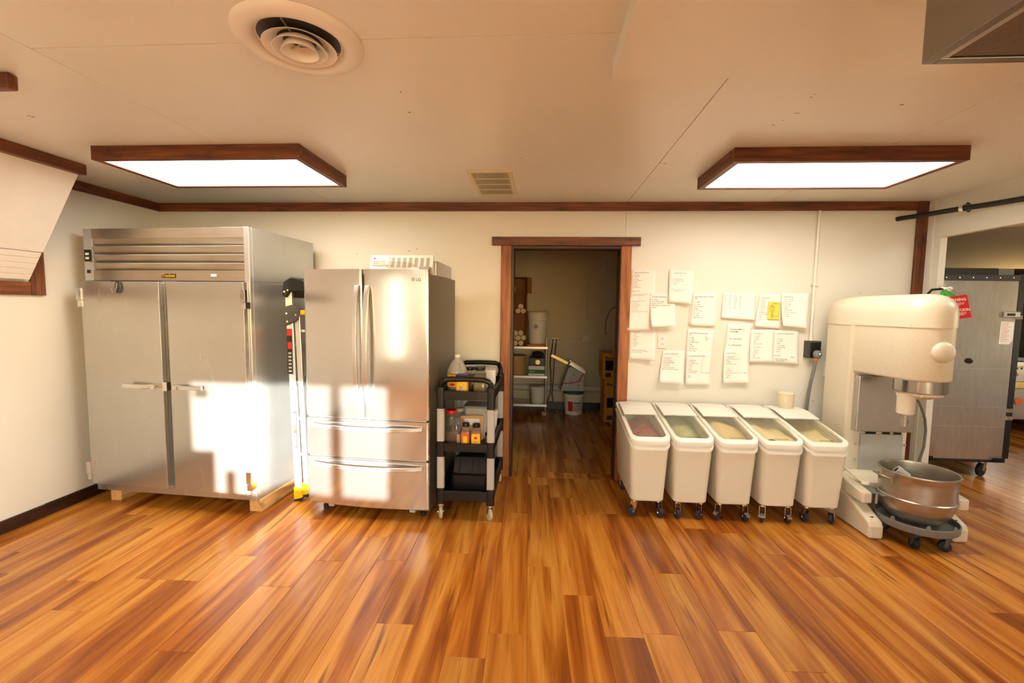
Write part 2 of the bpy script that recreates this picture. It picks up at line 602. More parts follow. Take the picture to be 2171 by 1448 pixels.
def caster(parent, x, y, r, w, z0, wheel, ang=0.0, brake=False, fork='chrome', world=False, name='caster'):
    """swivel caster under z0: plate and fork as the part, wheel as its sub-part"""
    ca, sa = math.cos(ang), math.sin(ang)

    def R(p):
        return (x + p[0] * ca - p[1] * sa, y + p[0] * sa + p[1] * ca, p[2])
    off = r * 0.45
    mb = MB()
    hw = w / 2 + 0.004
    mb.cyl((x, y, z0 - 0.012), (x, y, z0), r * 0.55, n=12)
    for sx in (-1, 1):
        q = [(sx * hw, -r * 0.35, z0 - 0.012), (sx * hw, r * 0.5, z0 - 0.012), (sx * hw, off + r * 0.25, r * 0.9), (sx * hw, off - r * 0.25, r * 0.9)]
        q2 = [(p[0] + sx * 0.003, p[1], p[2]) for p in q]
        mb.loft([[R(p) for p in q], [R(p) for p in q2]])
    mb.add([R(p) for p in ((-hw, -r * 0.35, z0 - 0.016), (hw, -r * 0.35, z0 - 0.016), (hw, r * 0.5, z0 - 0.016), (-hw, r * 0.5, z0 - 0.016),
                           (-hw, -r * 0.35, z0 - 0.011), (hw, -r * 0.35, z0 - 0.011), (hw, r * 0.5, z0 - 0.011), (-hw, r * 0.5, z0 - 0.011))],
           [(0, 3, 2, 1), (4, 5, 6, 7), (0, 1, 5, 4), (1, 2, 6, 5), (2, 3, 7, 6), (3, 0, 4, 7)])
    mb.cyl(R((-hw - 0.006, off, r)), R((hw + 0.006, off, r)), r * 0.16, n=8)
    if brake:
        mb.loft([[R(p) for p in ((-hw, off + r * 0.3, r * 1.75), (hw, off + r * 0.3, r * 1.75), (hw, off + r * 0.3, r * 1.9), (-hw, off + r * 0.3, r * 1.9))],
                 [R(p) for p in ((-hw * .8, off + r * 1.3, r * 1.35), (hw * .8, off + r * 1.3, r * 1.35), (hw * .8, off + r * 1.3, r * 1.5), (-hw * .8, off + r * 1.3, r * 1.5))]])
    o = mb.build(name, fork, parent, world=world, smooth=40)
    wb = MB()
    rings = []
    for t, rr in ((-0.5, 0.86), (-0.42, 0.97), (-0.2, 1.0), (0.2, 1.0), (0.42, 0.97), (0.5, 0.86)):
        rings.append([R((t * w, off + rr * r * math.cos(2 * PI * i / 18), r + rr * r * math.sin(2 * PI * i / 18))) for i in range(18)])
    wb.loft(rings)
    wb.build('wheel', wheel, o, world=world, smooth=40)
    return o


# ------------------------------------------------------------------ the room: floor
XL, XR, YB, YF, ZC = -3.458, 3.10, 3.835, -2.6, 2.40
floor = struct(B(-3.7, 7.4, -2.8, 6.9, -0.12, -0.012).build('floor', 'subfloor'))
PW, PL = 0.179, 1.2
pang = math.radians(1.6)
pu = Vector((math.cos(pang), math.sin(pang)))          # across the planks
pv = Vector((-math.sin(pang), math.cos(pang)))         # along the planks
por = Vector((-0.052, 2.465))


def clip(poly, axis, val, keep_less):
    out = []
    for i in range(len(poly)):
        a, b = poly[i], poly[(i + 1) % len(poly)]
        ia = (a[axis] <= val) if keep_less else (a[axis] >= val)
        ib = (b[axis] <= val) if keep_less else (b[axis] >= val)
        if ia:
            out.append(a)
        if ia != ib:
            t = (val - a[axis]) / (b[axis] - a[axis])
            out.append(a + (b - a) * t)
    return out


def plank_mesh(poly, mb=None):
    """thin board with a chamfered upper edge; poly in plank coordinates"""
    cx = sum(p[0] for p in poly) / len(poly)
    cy = sum(p[1] for p in poly) / len(poly)
    ins = 0.0012

    def sh(p):
        return (p[0] - math.copysign(min(ins, abs(p[0] - cx)), p[0] - cx), p[1] - math.copysign(min(ins, abs(p[1] - cy)), p[1] - cy))
    r0 = [(p[0], p[1], -0.0119) for p in poly]
    r1 = [(p[0], p[1], -0.0012) for p in poly]
    r2 = [(*sh(p), 0.0) for p in poly]
    return (mb or MB()).loft([r0, r1, r2], False, True)


full = [Vector((0.0004, 0.0004)), Vector((PW - 0.0004, 0.0004)), Vector((PW - 0.0004, PL - 0.0004)), Vector((0.0004, PL - 0.0004))]
full_me = plank_mesh([(p[0] - PW / 2, p[1] - PL / 2) for p in full]).mesh('plank', 'plank')
KNOWN = {0: 0.0, 1: -0.247, 2: -0.535, -1: -0.54, -2: -0.69, -3: -0.69 - 0.4}
regions = [(XL, XR, 0.55, YB - 0.01), (-0.237, 0.664, YB - 0.01, 3.96), (-1.5, 1.58, 3.96, 6.55), (XR, 7.2, 0.8, 6.6)]
rest = MB()
planks = []
for ri, (x0, x1, y0, y1) in enumerate(regions + [(XL, 7.2, YF, 0.55)]):
    for c in range(-24, 48):
        st = KNOWN.get(c, (random.Random(c * 7 + 3).choice((0.0, .24, .48, .72, .96)) + random.Random(c).uniform(-.05, .05)))
        for r in range(-8, 9):
            pts = [por + pu * (c * PW + q[0]) + pv * (st + r * PL + q[1]) for q in full]
            p = pts
            for ax, v, k in ((0, x0, False), (0, x1, True), (1, y0, False), (1, y1, True)):
                p = clip(p, ax, v, k)
                if len(p) < 3:
                    break
            if len(p) < 3:
                continue
            ctr = por + pu * (c * PW + PW / 2) + pv * (st + r * PL + PL / 2)
            loc = [Vector(((q - ctr).dot(pu), (q - ctr).dot(pv))) for q in p]
            area = 0.5 * abs(sum(loc[i][0] * loc[i - 1][1] - loc[i - 1][0] * loc[i][1] for i in range(len(loc))))
            if area < 0.0015:
                continue
            cc = sum(p, Vector((0, 0))) / len(p)
            seen = ri < 4 and not (ri == 3 and (cc.x < 3.2 or cc.y < 2.2 or cc.y > 5.8 or cc.x > 5.9)) and not (ri == 2 and (cc.x > 1.0 or cc.x < -0.6))
            planks.append((0 if seen else 1, cc.length, loc, ctr, p is pts or area > PW * PL * 0.985))
planks.sort(key=lambda t: (t[0], t[1]))
nb = 0
for hid, d, loc, ctr, whole in planks:
    if not hid and nb < 298:
        o = bpy.data.objects.new('plank', full_me if whole else plank_mesh([tuple(q) for q in loc]).mesh('plank', 'plank'))
        COL.objects.link(o)
        o.location = (ctr.x, ctr.y, 0)
        o.rotation_euler = (0, 0, pang)
        o.parent = floor
        nb += 1
    else:
        w = [ctr + pu * q[0] + pv * q[1] for q in loc]
        rest.add([(q.x, q.y, -0.0119) for q in w] + [(q.x, q.y, 0.0) for q in w],
                 [tuple(range(len(w), 2 * len(w)))] + [(i, (i + 1) % len(w), len(w) + (i + 1) % len(w), len(w) + i) for i in range(len(w))])
rp = rest.build('outlying_planks', 'plank', floor)
rp['kind'] = 'stuff'

# ------------------------------------------------------------------ ceiling, soffit
ceiling = struct(B(-3.7, 7.4, -2.8, 6.9, 2.408, 2.5).build('ceiling', 'ceil'))
g = 0.0016
for a in ((XL, -1.83 - g, YF, YB), (-1.83 + g, 0.709 - g, YF, 1.525 - g), (-1.83 + g, 0.709 - g, 1.525 + g, YB), (0.709 + g, 1.857 - g, YF, YB), (1.857 + g, XR, YF, YB)):
    B(a[0], a[1], a[2], a[3], ZC, 2.4079).build('ceiling_panel', 'ceil', ceiling, bevel=0.001, seg=1)
soffit = struct(B(0.245, XR, YF, 1.69, 2.331, 2.3999).build('ceiling_soffit', 'ceil'))

# ------------------------------------------------------------------ walls
wb_ = sempty('wall_back', (0, YB, 0))
B(-3.6, -0.26, YB + 0.01, 3.96, 0, 2.408).build('wall_section', 'wall', wb_, world=True)
B(0.687, 3.16, YB + 0.01, 3.96, 0, 2.408).build('wall_section', 'wall', wb_, world=True)
B(-0.26, 0.687, YB + 0.01, 3.96, 2.036, 2.408).build('wall_section', 'wall', wb_, world=True)
for a in ((XL, -0.26, 0, 2.4), (0.7065, XR, 0, 2.4), (-0.26, 0.7035, 2.036, 2.4), (0.687, 0.7035, 0, 2.036)):
    B(a[0], a[1], YB, YB + 0.0099, a[2], a[3]).build('wall_panel', 'wall', wb_, world=True)
wl = sempty('wall_left', (XL, 0, 0))
for a in ((YF - .1, 3.96, 0, 2.408),):
    B(XL - 0.12, XL, a[0], a[1], a[2], a[3]).build('wall_section', 'wall', wl, world=True)
wr = sempty('wall_right', (XR, 0, 0))
B(XR, XR + 0.05, 3.69, YB, 0, 2.4).build('wall_section', 'wall', wr, world=True)
B(XR, XR + 0.05, 0.9, 3.69, 2.095, 2.4).build('wall_section', 'wall', wr, world=True)
B(XR, XR + 0.05, YF, 0.9, 0, 2.4).build('wall_section', 'wall', wr, world=True)
B(XR - 0.008, XR, 3.75, YB, 0, 2.4).build('corner_board', 'white_trim', wr, world=True, bevel=0.002)
wf = sempty('wall_front', (0, YF, 0))
for a in ((XL - .12, -3.15, 0, 2.408), (-2.45, -0.25, 0, 2.408), (-3.15, -2.45, 0, .5), (-3.15, -2.45, 2.1, 2.408), (1.21, 1.6, 0, 2.408), (2.5, XR + .05, 0, 2.408), (1.6, 2.5, 0, .5), (1.6, 2.5, 2.1, 2.408), (-0.25, 1.21, 0, 1.0), (-0.25, 1.21, 1.86, 2.408)):
    B(a[0], a[1], YF - 0.12, YF, a[2], a[3]).build('wall_section', 'wall', wf, world=True)
# windows outside the frame; blinds and sun blocks added to shape the daylight
w1 = sempty('window_1', (0.48, YF, 1.0))
B(-0.25, 1.21, YF - .09, YF - .03, 1.0, 1.03).build('window_frame', 'white_trim', w1, world=True)
B(-0.25, 1.21, YF - .09, YF - .03, 1.83, 1.86).build('window_frame', 'white_trim', w1, world=True)
B(0.79, 0.85, YF - .09, YF - .03, 1.03, 1.83).build('mullion', 'white_trim', w1, world=True)
B(-0.25, -0.07, YF - .08, YF - .04, 1.03, 1.34).build('sun_blocking_panel', 'white_trim', w1, world=True)  # unseen panel added to cut the lower corner off the sun patch
B(-0.20, -0.10, YF - .08, YF - .04, 1.72, 1.79).build('sun_blocking_square', 'white_trim', w1, world=True)  # unseen block added to leave a square gap in the sun patch
B(0.02, 0.08, YF - .08, YF - .04, 1.03, 1.2).build('sill_shadow_block', 'white_trim', w1, world=True)  # unseen block added on the sill, notches the foot of the sun patch
w5 = sempty('added_window_5', (2.05, YF, .5))  # added window, its sunlit blind is a soft source from the right rear
B(1.59, 2.51, YF + .002, YF + .005, .48, 2.13).build('added_glow_blind', 'blind', w5, world=True)
w2 = sempty('window_2', (-2.65, YF, .5))
B(-3.16, -2.44, YF + .002, YF + .005, .48, 2.13).build('added_glow_blind', 'blind', w2, world=True)  # blind added to turn direct sun into a diffuse glow
for x in (-2.87,):
    B(x - .025, x + .025, YF - .09, YF - .03, .5, 2.1).build('mullion', 'white_trim', w2, world=True)
# pantry shell
struct(B(-1.62, 1.7, 6.55, 6.67, 0, 2.408).build('wall_pantry_back', 'pantry_wall'))
struct(B(-1.62, -1.5, 3.96, 6.55, 0, 2.408).build('wall_pantry_left', 'pantry_wall'))
struct(B(1.58, 1.7, 3.96, 6.55, 0, 2.408).build('wall_pantry_right', 'pantry_wall'))
struct(B(-1.5, 1.58, 6.535, 6.55, 0, 0.11).build('baseboard_pantry', 'black_metal'))
# kitchen shell
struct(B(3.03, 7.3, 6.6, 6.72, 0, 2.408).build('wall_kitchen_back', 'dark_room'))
struct(B(3.03, 3.15, 3.96, 6.6, 0, 2.408).build('wall_kitchen_left', 'wall'))
struct(B(3.15, 7.3, 0.68, 0.8, 0, 2.408).build('wall_kitchen_front', 'wall'))
kr = sempty('wall_kitchen_right', (7.2, 3, 0))
for a in ((0.8, 2.2, 0, 2.408), (3.8, 6.6, 0, 2.408), (2.2, 3.8, 0, 1.0), (2.2, 3.8, 2.0, 2.408)):
    B(7.2, 7.3, *a).build('wall_section', 'wall', kr, world=True)
w3 = sempty('window_3', (7.2, 3.0, 1.0))
B(7.23, 7.27, 2.97, 3.03, 1.0, 2.0).build('mullion', 'white_trim', w3, world=True)

SCUFF_W = [(-1.96, 1.96, 0.004, 0.002), (-1.629, 1.962, 0.0084, 0.0027), (-1.158, 1.989, 0.0128, 0.0035), (-1.091, 2.006, 0.0062, 0.0043), (2.628, 1.667, 0.0106, 0.002), (2.819, 1.681, 0.004, 0.0027), (2.31, 0.751, 0.0084, 0.0035)]
SCUFF_C = [(1.116, 1.972, 0.004, 0.003), (1.117, 1.996, 0.0064, 0.004), (0.714, 2.82, 0.0088, 0.005), (0.747, 2.839, 0.0112, 0.006), (1.145, 2.149, 0.0136, 0.003), (1.123, 2.224, 0.004, 0.004), (1.107, 2.277, 0.0064, 0.005), (1.543, 2.08, 0.0088, 0.006), (-2.491, 2.048, 0.0112, 0.003), (-2.489, 2.064, 0.0136, 0.004), (-0.603, 1.887, 0.004, 0.005), (-0.624, 2.078, 0.0064, 0.006), (-0.134, 2.713, 0.0088, 0.003)]
# scuffs and chipped spots in the paint
for x, z, w, h in SCUFF_W:
    MB().ell((x, YB - .0004, z), w, .0006, h, 10, 4).build('scuff_mark', 'grime', wb_, world=True)
for x, y, w, h in SCUFF_C:
    MB().ell((x, y, ZC - .0003), w, h, .0006, 10, 4).build('scuff_mark', 'grime', ceiling)

# ------------------------------------------------------------------ wood trim
t1 = sempty('trim_1', (0, YB, 2.33))
B(XL, 1.45, YB - 0.022, YB - 0.0003, 2.328, 2.399).build('crown_board', 'stain_x', t1, world=True, bevel=0.002)
B(1.452, 3.02, YB - 0.020, YB - 0.0003, 2.329, 2.399).build('crown_board', 'stain_x', t1, world=True, bevel=0.002)
t2 = sempty('trim_2', (XL, 2.0, 2.33))
B(XL + 0.0003, XL + 0.022, 0.3, YB - 0.023, 2.328, 2.399).build('crown_board', 'stain_y', t2, world=True, bevel=0.002)
struct(B(3.02, 3.0995, YB - 0.03, YB - 0.0003, 0.0, 2.399).build('trim_3', 'stain_z', bevel=0.003))
bb = sempty('baseboard_left', (XL, 2.0, 0))
B(XL + 0.0003, XL + 0.018, -2.6, 2.775, 0.0003, 0.086).build('baseboard_board', 'dark_y', bb, world=True, bevel=0.002)
B(XL + 0.0003, XL + 0.016, 2.778, YB, 0.0003, 0.088).build('baseboard_board', 'dark_y', bb, world=True, bevel=0.002)
# door casing
d1 = sempty('door_1', (0.19, YB, 0))
B(-0.428, 0.828, YB - 0.034, YB - 0.0003, 2.037, 2.109).build('head_casing', 'stain_x', d1, world=True, bevel=0.002)
B(-0.35, -0.262, YB - 0.022, YB - 0.0003, 0.0003, 2.0367).build('side_casing', 'casing_z', d1, world=True, bevel=0.002)
B(0.672, 0.757, YB - 0.022, YB - 0.0003, 0.0003, 2.0367).build('side_casing', 'casing_z', d1, world=True, bevel=0.002)
B(-0.2598, -0.237, YB - 0.012, 3.97, 0.0003, 2.0358).build('jamb', 'dark_z', d1, world=True, bevel=0.002)
B(0.664, 0.6868, YB - 0.012, 3.97, 0.0003, 2.0358).build('jamb', 'dark_z', d1, world=True, bevel=0.002)
B(-0.2368, 0.6638, YB - 0.012, 3.97, 2.012, 2.0358).build('head_jamb', 'dark_x', d1, world=True, bevel=0.002)
# left window casing behind the sloped bulkhead
w4 = sempty('window_4', (XL, 2.0, 1.55))
B(XL + 0.0003, XL + 0.022, 0.9, 2.772, 1.546, 1.634).build('sill_casing', 'stain_y', w4, world=True, bevel=0.002)
B(XL + 0.0003, XL + 0.022, 2.774, 2.86, 1.546, 2.327).build('side_casing', 'stain_z', w4, world=True, bevel=0.002)
B(XL + 0.0003, XL + 0.004, 0.9, 2.772, 1.636, 2.32).build('pane', 'glass', w4, world=True)

# sloped bulkhead over that window
sb = thing('sloped_bulkhead', 'white sloped board bulkhead above the left window casing', 'bulkhead', (-3.2, 1.8, 1.66))
xa, za, xb_, zb_ = -3.035, 2.335, -3.425, 1.648
sl = Vector((xb_ - xa, 0, zb_ - za))
L_ = sl.length
sd = sl.normalized()
sn = Vector((-sd.z, 0, sd.x))
if sn.x < 0:
    sn = -sn


def slope_board(t0, t1, th, y0, y1, name):
    p = [Vector((xa, 0, za)) + sd * t for t in (t0, t1)]
    q = [p[0], p[1], p[1] - sn * th, p[0] - sn * th]
    MB().prism([(v.x, v.z) for v in q], 1, y0, y1).build(name, 'white_trim', sb, world=True, bevel=0.0015)


slope_board(0, L_ * 0.735, 0.018, 0.9, 2.76, 'panel')
for i in range(5):
    a = L_ * (0.742 + 0.052 * i)
    slope_board(a, a + L_ * 0.0495, 0.022 if i else 0.012, 0.9, 2.755, 'bead_board')
tag(B(-3.055, -2.99, 0.7, 2.774, 2.334, 2.399).build('ceiling_beam', 'stain_y', bevel=0.003), 'dark brown wooden beam on the ceiling along the sloped bulkhead', 'beam')
tag(B(XL + .03, -2.1, 1.661, 1.70, 2.338, 2.399).build('ceiling_beam', 'stain_x', bevel=0.008), 'short brown beam end at the upper left edge of the ceiling', 'beam')


# ------------------------------------------------------------------ ceiling lights
def troffer(x0, x1, y0, y1, label, dz=0.0):
    t = thing('ceiling_light', label, 'light', ((x0 + x1) / 2, (y0 + y1) / 2, 2.32), 0, 'wood framed ceiling lights')
    zb, zt, w = 2.322 + dz, 2.3995 + dz, 0.038
    B(x0, x1, y0, y0 + w, zb, zt).build('frame_board', 'stain_x', t, world=True, bevel=0.002)
    B(x0, x1, y1 - w, y1, zb, zt).build('frame_board', 'stain_x', t, world=True, bevel=0.002)
    B(x0, x0 + w, y0 + w, y1 - w, zb, zt).build('frame_board', 'stain_y', t, world=True, bevel=0.002)
    B(x1 - w, x1, y0 + w, y1 - w, zb, zt).build('frame_board', 'stain_y', t, world=True, bevel=0.002)
    B(x0 + w, x1 - w, y0 + w, y1 - w, zb + 0.006, zb + 0.014).build('diffuser', 'diffuser', t, world=True)


troffer(-2.60, -1.36, 2.44, 3.045, 'glowing ceiling light in a brown wood frame above the tall steel cooler')
troffer(1.05, 2.275, 2.57, 3.15, 'glowing ceiling light in a brown wood frame above the white bins')
troffer(3.7, 4.95, 2.3, 2.9, 'unseen ceiling light added to brighten the next room')  # added out of view to brighten the next room
troffer(-2.0, -0.75, -0.9, -0.3, 'unseen fill light added behind the camera on the left')  # this and the following lights are added unseen as fill from behind
troffer(-2.0, -0.75, -2.3, -1.7, 'unseen fill light added far behind the camera on the left')
troffer(0.9, 2.15, -2.4, -1.8, 'unseen fill light added far behind the camera under the soffit', -0.069)
troffer(0.9, 2.15, -1.3, -0.7, 'unseen fill light added behind the camera under the soffit', -0.069)

# round diffuser
dv = thing('ceiling_diffuser', 'round white ceiling air diffuser with concentric cone rings', 'vent', (-0.835, 1.52, 2.4))
cx, cy = -0.835, 1.52


def ring_shell(r0, z0, r1, z1, th, name, mat='white_trim'):
    prof = [(r0, z0), (r0 + (r1 - r0) * .5, z0 + (z1 - z0) * .35), (r1, z1), (r1 - th, z1), (r0 + (r1 - r0) * .5 - th, z0 + (z1 - z0) * .35 + th * .4), (r0 - th, z0 + th * .2)]
    MB().lathe(prof + [prof[0]], cx, cy, 48, False, False).build(name, mat, dv, world=True, smooth=50)


pr = [(0.135, 2.3985), (0.145, 2.385), (0.165, 2.376), (0.195, 2.381), (0.205, 2.392), (0.207, 2.3995)]
MB().lathe(pr + [(0.13, 2.3995), pr[0]], cx, cy, 56, False, False).build('outer_flange', 'white_trim', dv, world=True, smooth=50)
MB().lathe([(0.131, 2.3992), (0.131, 2.3996)], cx, cy, 40).build('throat', 'grey_dark', dv, world=True)
for r, z in ((0.118, 2.372), (0.088, 2.365), (0.06, 2.358)):
    ring_shell(r * 0.62, 2.395, r, z, 0.003, 'cone_ring', 'white_trim')
mb = MB()
for a in (0.6, 0.6 + 2 * PI / 3, 0.6 + 4 * PI / 3):
    mb.cyl((cx, cy, 2.385), (cx + 0.128 * math.cos(a), cy + 0.128 * math.sin(a), 2.392), 0.003, n=6)
mb.build('spider_bracket', 'steel_plain', dv, world=True)

# rectangular return grille
gr = thing('ceiling_grille', 'cream rectangular ceiling air grille with four rows of slots', 'vent', (-0.36, 3.26, 2.4))
x0, x1, y0, y1 = -0.51, -0.205, 2.94, 3.575
B(x0, x1, y0, y0 + .04, 2.392, 2.3995).build('grille_frame', 'cream_pl', gr, world=True, bevel=.002)
B(x0, x1, y1 - .04, y1, 2.392, 2.3995).build('grille_frame', 'cream_pl', gr, world=True, bevel=.002)
B(x0, x0 + .03, y0 + .04, y1 - .04, 2.392, 2.3995).build('grille_frame', 'cream_pl', gr, world=True, bevel=.002)
B(x1 - .03, x1, y0 + .04, y1 - .04, 2.392, 2.3995).build('grille_frame', 'cream_pl', gr, world=True, bevel=.002)
B(x0 + .03, x1 - .03, y0 + .04, y1 - .04, 2.3985, 2.3995).build('backing', 'grey_dark', gr, world=True)
for i in range(1, 4):
    yy = y0 + .04 + (y1 - y0 - .08) * i / 4
    B(x0 + .03, x1 - .03, yy - .006, yy + .006, 2.3925, 2.398).build('cross_bar', 'cream_pl', gr, world=True)
for i in range(21):
    xx = x0 + .03 + (x1 - x0 - .06) * (i + .5) / 21
    B(xx - .0028, xx + .0028, y0 + .04, y1 - .04, 2.3935, 2.398).build('slat', 'cream_pl', gr, world=True)

# exhaust hood at the upper right
hd = thing('exhaust_hood', 'grey steel exhaust hood hanging from the soffit at upper right', 'hood', (1.6, 0.3, 2.0))
hx0, hx1, hy0, hy1, hz0, hz1 = 0.757, 2.6, -0.6, 0.979, 2.0, 2.3305
B(hx0, hx0 + .02, hy0, hy1, hz0, hz1).build('side_panel', 'hood_grey', hd, world=True, bevel=.002)
B(hx1 - .02, hx1, hy0, hy1, hz0, hz1).build('side_panel', 'hood_grey', hd, world=True, bevel=.002)
B(hx0 + .02, hx1 - .02, hy1 - .02, hy1, hz0, hz1).build('front_panel', 'hood_grey', hd, world=True, bevel=.002)
B(hx0 + .02, hx1 - .02, hy0, hy0 + .02, hz0, hz1).build('back_panel', 'hood_grey', hd, world=True, bevel=.002)
B(hx0 + .02, hx0 + .034, hy0 + .02, hy1 - .02, hz0 + .002, hz0 + .012).build('gutter_lip', 'alu_bright', hd, world=True)
for i in range(4):
    xa2 = hx0 + .036 + i * .43
    B(xa2, xa2 + .425, hy0 + .022, hy1 - .022, hz0 + .003, hz0 + .03).build('grease_filter', 'filter', hd, world=True, bevel=.003)

# ------------------------------------------------------------------ tall two-door steel cooler on wooden skids
ck = thing('reach_in_cooler', 'tall two-door stainless steel cooler with louvred top standing on wooden skids', 'refrigerator', (-3.335, 3.04, 0), math.radians(-3.65))
W_, Z0, Z1, DP = 1.325, 0.09, 2.035, 0.76
B(0, W_, 0.02, DP, Z0, 1.66).build('cabinet_body', 'alu', ck, bevel=.003)
B(0, 0.02, 0.02, DP, 1.6605, Z1).build('side_panel', 'alu', ck, bevel=.002)
B(W_ - .02, W_, 0.02, DP, 1.6605, Z1).build('side_panel', 'alu', ck, bevel=.002)
B(0.021, W_ - .021, 0.16, DP - .02, 1.6605, Z1 - .02).build('compressor_cover', 'grey_dark', ck)
B(0.0, 0.072, -0.002, 0.0195, 1.662, Z1).build('control_strip', 'alu_bright', ck, bevel=.002)
dsp = B(0.008, 0.062, -0.009, -0.0022, 1.80, 1.885).build('display_housing', 'black', ck, bevel=.003)
B(0.02, 0.05, -0.0098, -0.0092, 1.846, 1.862).build('display_window', 'display', dsp)
B(0.02, 0.05, -0.0098, -0.0092, 1.816, 1.832).build('display_window', 'display', dsp)
B(0.022, 0.048, -0.006, -0.0022, 1.716, 1.74).build('rocker_switch', 'black_metal', ck)
B(1.285, W_, -0.012, 0.0195, Z0, Z1).build('corner_post', 'alu_bright', ck, bevel=.003)
B(0.0, 0.03, -0.002, 0.0195, Z0, 1.6605).build('corner_post', 'alu_bright', ck, bevel=.002)
B(0.073, 1.284, -0.002, 0.012, 1.965, Z1).build('top_rail', 'steel_dark', ck, bevel=.001)
for z in (1.965, 1.905, 1.845, 1.785):
    MB().prism([(0.0, z), (0.004, z + .002), (0.036, z - .062), (0.032, z - .064)], 0, 0.073, 1.284).build('louver_slat', 'steel_dark', ck)
for z in (1.905, 1.845, 1.785):
    B(0.073, 1.284, -0.003, 0.001, z - .001, z + .006).build('slat_lip', 'alu_bright', ck)
bp = B(0.073, 1.284, -0.003, 0.012, 1.664, 1.737).build('name_rail', 'steel_dark', ck, bevel=.001)
bd = B(0.635, 0.745, -0.008, -0.0032, 1.685, 1.712).build('name_badge', 'black', ck, bevel=.002)
letter('Traulsen', 0.030, 'yellow', bd, (0.69, -0.0086, 1.691), align='CENTER')
B(1.02, 1.062, -0.004, -0.0032, 1.695, 1.712).build('sticker', 'white_pl', ck)
B(0.031, 1.284, -0.004, 0.0195, Z0, 0.148).build('base_rail', 'steel_v', ck, bevel=.002)
B(0.64, 0.735, -0.008, 0.0195, 0.15, 1.66).build('centre_mullion', 'alu', ck)
B(0.676, 0.684, -0.014, -0.0085, 0.16, 1.64).build('mullion_gasket', 'grey', ck)


def cooler_door(x0, x1, hinge_left):
    d = B(x0, x1, -0.062, -0.012, 0.156, 1.655).build('door', 'steel_v', ck, bevel=.004)
    B(x0 + .012, x1 - .012, -0.0115, -0.0045, 0.17, 1.64).build('gasket', 'grey_light', d)
    s = 1 if hinge_left else -1
    hx = x0 - .004 if hinge_left else x1 + .004
    for z in (0.19, 1.47):
        q = MB().box(hx - .022 - (.004 if hinge_left else 0), hx + .012, -0.072, -0.045, z + .05, z + .135)
        q.box(hx - .018, hx + .014, -0.07, -0.02, z, z + .047)
        q.build('hinge', 'chrome', d, bevel=.002)
    lx = x1 - .012 if hinge_left else x0 + .012
    pts = []
    for i in range(9):
        u = i / 8
        pts.append((lx - s * (0.03 + 0.24 * u), -0.066 - 0.055 * math.sin(min(1, u * 1.25) * PI * 0.5) * (1 - 0.35 * u), 0.912 + 0.004 * u))
    h = MB().sweep(pts, 0.03, 0.016, (0, 1, 0))
    h.box(lx - s * .045 - .018, lx - s * .045 + .018, -0.095, -0.062, 0.895, 0.93)
    h.build('handle', 'chrome', d, bevel=.003)
    MB().cyl((lx - s * .005, -0.068, .909), (lx - s * .005, -0.0615, .909), 0.008).build('lock', 'brass', d)
    return d


dl = cooler_door(0.028, 0.662, True)
cooler_door(0.722, 1.312, False)
B(0.664, 0.702, -0.075, -0.0145, 0.88, 0.945).build('strike_plate', 'chrome', ck, bevel=.003)
# small magnet hook on the left door
hk = thing('magnet_hook', 'small dark grey oval hook stuck on the cooler door', 'hook', (-2.993, 2.953, 1.57), math.radians(-3.65))
MB().ell((0, -0.006, 0.043), 0.026, 0.007, 0.045).build('hook_base', 'grey_dark', hk, smooth=60)
MB().tube([(0.0, -0.012, 0.07), (0.004, -0.02, 0.04), (0, -0.03, 0.008), (-0.012, -0.034, 0.004), (-0.022, -0.034, 0.02), (-0.026, -0.032, 0.034)], 0.0045, 8).build('hook_arm', 'grey', hk, smooth=60)
ca, sa = math.cos(math.radians(-3.65)), math.sin(math.radians(-3.65))


def ckw(x, y):
    return (-3.335 + x * ca - y * sa, 3.04 + x * sa + y * ca, 0)


tag(B(-.045, .045, 0.0, .76, 0, .0899).build('wooden_skid', 'raw_y', loc=ckw(.13, .02), rotz=math.radians(-3.65), bevel=.003),
    'short pale lumber skid under the left side of the tall cooler', 'wooden skid', 'cooler skids')
tag(B(-.045, .045, 0.0, .78, 0, .0899).build('wooden_skid', 'raw_y', loc=ckw(1.29, .015), rotz=math.radians(-3.65), bevel=.003),
    'long pale lumber skid under the right side of the tall cooler', 'wooden skid', 'cooler skids')

# ------------------------------------------------------------------ french-door refrigerator
fr = thing('french_door_refrigerator', 'stainless french-door refrigerator with two lower freezer drawers', 'refrigerator', (-1.663, 3.0, 0), math.radians(-4.4))
FW = 0.912


def bow(x):
    u = (x - FW / 2) / (FW / 2)
    return -0.035 * (1 - u * u)


def bowed(x0, x1, z0, z1, back, rnd, n=10):
    """front panel whose face follows the bowed front; rnd = small turn-back at the edges"""
    xs = [x0, x0 + .003, x0 + .010] + [x0 + .02 + (x1 - x0 - .04) * i / n for i in range(n + 1)] + [x1 - .010, x1 - .003, x1]
    off = [rnd, rnd * .35, rnd * .06] + [0] * (n + 1) + [rnd * .06, rnd * .35, rnd]
    ring = [(x, bow(x) + o) for x, o in zip(xs, off)] + [(x1, back), (x0, back)]
    return MB().prism(ring, 2, z0, z1)


